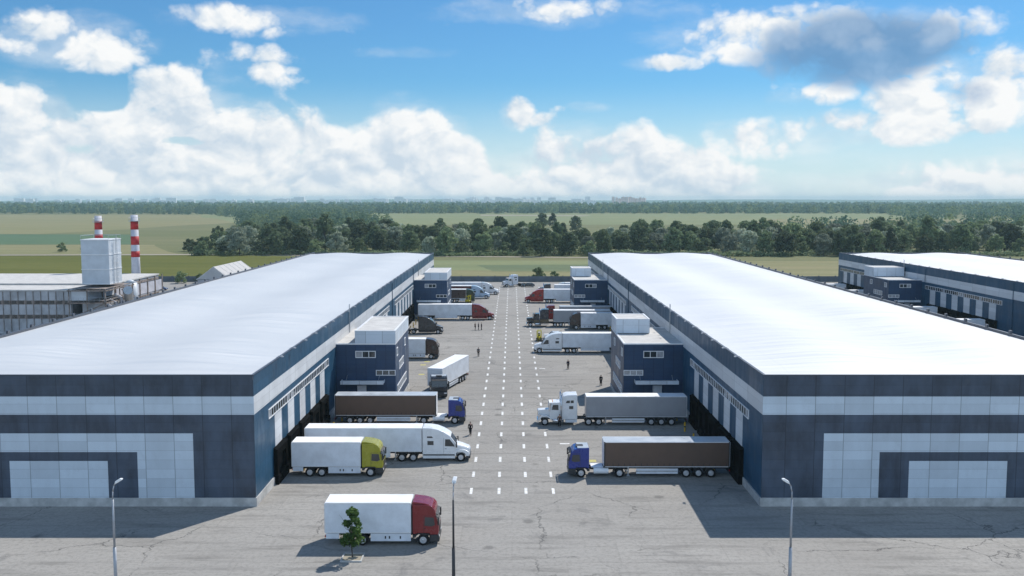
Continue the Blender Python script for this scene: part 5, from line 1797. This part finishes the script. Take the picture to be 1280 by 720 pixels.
def person(loc, rz, label, pose='stand', top='cloth_black', legs='cloth_black', coat=False, h=1.76):
    """standing or walking figure: one continuous body, hair and clothes over it"""
    root = empty('person', loc, rz); root.scale = (h / 1.76,) * 3
    tag(root, label, 'person')
    st = .28 if pose == 'walk' else .03                              # half stride, facing +X
    V, E, Rd = [], [], []

    def v(p, r): V.append(Vector(p)); Rd.append(r); return len(V) - 1

    def e(a, b): E.append((a, b)); return b
    pel = v((0, 0, .94), (.125, .15)); sp = e(pel, v((.01, 0, 1.14), (.10, .135))); ch = e(sp, v((.0, 0, 1.34), (.11, .16))); nk = e(ch, v((.01, 0, 1.50), .055))
    hd = e(nk, v((.03, 0, 1.60), (.085, .07))); tp = e(hd, v((.02, 0, 1.68), (.095, .075)))
    J = {}
    for sy in (-1, 1):
        f = st * sy
        hip = e(pel, v((f * .1, sy * .10, .86), .085)); kn = e(hip, v((f * .62 + .04, sy * .105, .49), .060)); an = e(kn, v((f * 1.05 - (.06 if f < 0 else 0), sy * .105, .09 + (.05 if f < -.1 else 0)), .040)); e(an, v((f * 1.05 + .15, sy * .12, .045), .036))
        g = -f * .8
        sh = e(ch, v((0, sy * .19, 1.42), .062)); el = e(sh, v((g * .35 - .03, sy * .26, 1.14), .044)); wr = e(el, v((g * .95 + .07, sy * .25, .90), .030)); pm = e(wr, v((g * 1.05 + .09, sy * .245, .83), (.018, .034)))
        for q_, (dx, L) in enumerate(((-.024, .062), (-.008, .075), (.009, .070), (.024, .055))):
            a = e(pm, v((g * 1.08 + .09 + dx, sy * .243, .785), .0085)); e(a, v((g * 1.1 + .098 + dx, sy * .235, .785 - L * .6), .0075))
        a = e(wr, v((g * 1.05 + .125, sy * .225, .84), .010)); e(a, v((g * 1.05 + .14, sy * .215, .80), .008))
        J[sy] = (hip, kn, an, sh, el, wr)
    body = skin_mesh('body', V, E, Rd, M['skin'], root, sub=1)
    # face: nose, eyes, mouth, ears
    k = MB().mat(M['skin']); k.add([(.115, -.014, 1.605), (.115, .014, 1.605), (.148, 0, 1.612), (.118, 0, 1.65)], [(0, 1, 2), (1, 3, 2), (3, 0, 2), (0, 3, 1)])
    for sy in (-1, 1): k.box(.005, .04, sy * .072, sy * .090, 1.60, 1.66)
    k.mat(M['hair'])
    for sy in (-1, 1): k.box(.108, .121, sy * .022, sy * .045, 1.645, 1.658)
    k.mat(M['tail']); k.box(.104, .117, -.022, .022, 1.575, 1.583)
    k.build('face', None, root)
    skin_mesh('hair', [(.0, 0, 1.66), (-.015, 0, 1.71), (.03, 0, 1.735)], [(0, 1), (1, 2)], [(.10, .085), (.105, .09), (.075, .07)], M['hair'], root)
    # trousers, jacket, shoes follow the joints
    tv = [V[0]]; te = []; tr = [(.14, .165)]
    for sy in (-1, 1):
        hip, kn, an = J[sy][:3]
        b0 = len(tv); tv += [V[hip], V[kn], V[an] + Vector((0, 0, .02))]; tr += [.105, .078, .066]; te += [(0, b0), (b0, b0 + 1), (b0 + 1, b0 + 2)]
    skin_mesh('trousers', tv, te, tr, M[legs], root)
    jv = [V[pel] + Vector((0, 0, -.02)), V[sp], V[ch], V[nk] + Vector((0, 0, -.05))]; je = [(0, 1), (1, 2), (2, 3)]; jr = [(.15, .18), (.13, .165), (.135, .185), .075]
    for sy in (-1, 1):
        sh, el, wr = J[sy][3:]
        b0 = len(jv); jv += [V[sh], V[el], V[wr] + Vector((0, 0, .02))]; jr += [.082, .062, .048]; je += [(2, b0), (b0, b0 + 1), (b0 + 1, b0 + 2)]
    if coat:
        b0 = len(jv); jv += [Vector((.0, 0, .62)), Vector((.0, 0, .36))]; jr += [(.17, .19), (.19, .21)]; je += [(0, b0), (b0, b0 + 1)]
    skin_mesh('jacket', jv, je, jr, M[top], root)
    for sy in (-1, 1):
        an = V[J[sy][2]]
        k = MB().mat(M['chassis']); z = an.z - .09
        k.prism_y([(an.x - .08, z), (an.x - .08, z + .09), (an.x + .03, z + .11), (an.x + .19, z + .05), (an.x + .20, z)], an.y - .048, an.y + .048)
        k.build('shoe', None, root, bevel=.015)
    return root


person((-5.32, 120.5, 0), R(-95), 'person in a long black coat walking near the nose of the blue truck', 'walk', coat=True)
person((14.4, 153.4, 0), R(100), 'person in black standing at the tip of the office annex shadow', 'stand', coat=True)
person((9.95, 168.5, 0), R(-60), 'person in dark clothes standing alone in the yard before the white truck and forklift', 'stand', 'cloth_navy', 'cloth_black')
person((6.3, 124.9, 0), R(-90), 'person in a brown jacket standing beside the white square-nosed truck', 'stand', 'cloth_brown', 'cloth_black')
person((-10.75, 174.3, 0), R(-20), 'person in black walking in the yard near the white box truck with brown cab', 'walk', 'cloth_black', 'cloth_grey')
person((-6.45, 182.4, 0), R(80), 'person in grey and black standing near the lane marks beyond the turning truck', 'stand', 'cloth_grey', 'cloth_black')
person((-7.05, 220.0, 0), R(180), 'person in navy jacket, one of three standing before the dark red truck', 'stand', 'cloth_navy', 'cloth_black')
person((-7.75, 220.1, 0), R(10), 'person in a grey jacket, middle one of three before the dark red truck', 'stand', 'cloth_grey', 'cloth_navy')
person((-8.5, 219.8, 0), R(25), 'person in a brown jacket, one of three standing before the dark red truck', 'stand', 'cloth_brown', 'cloth_black')
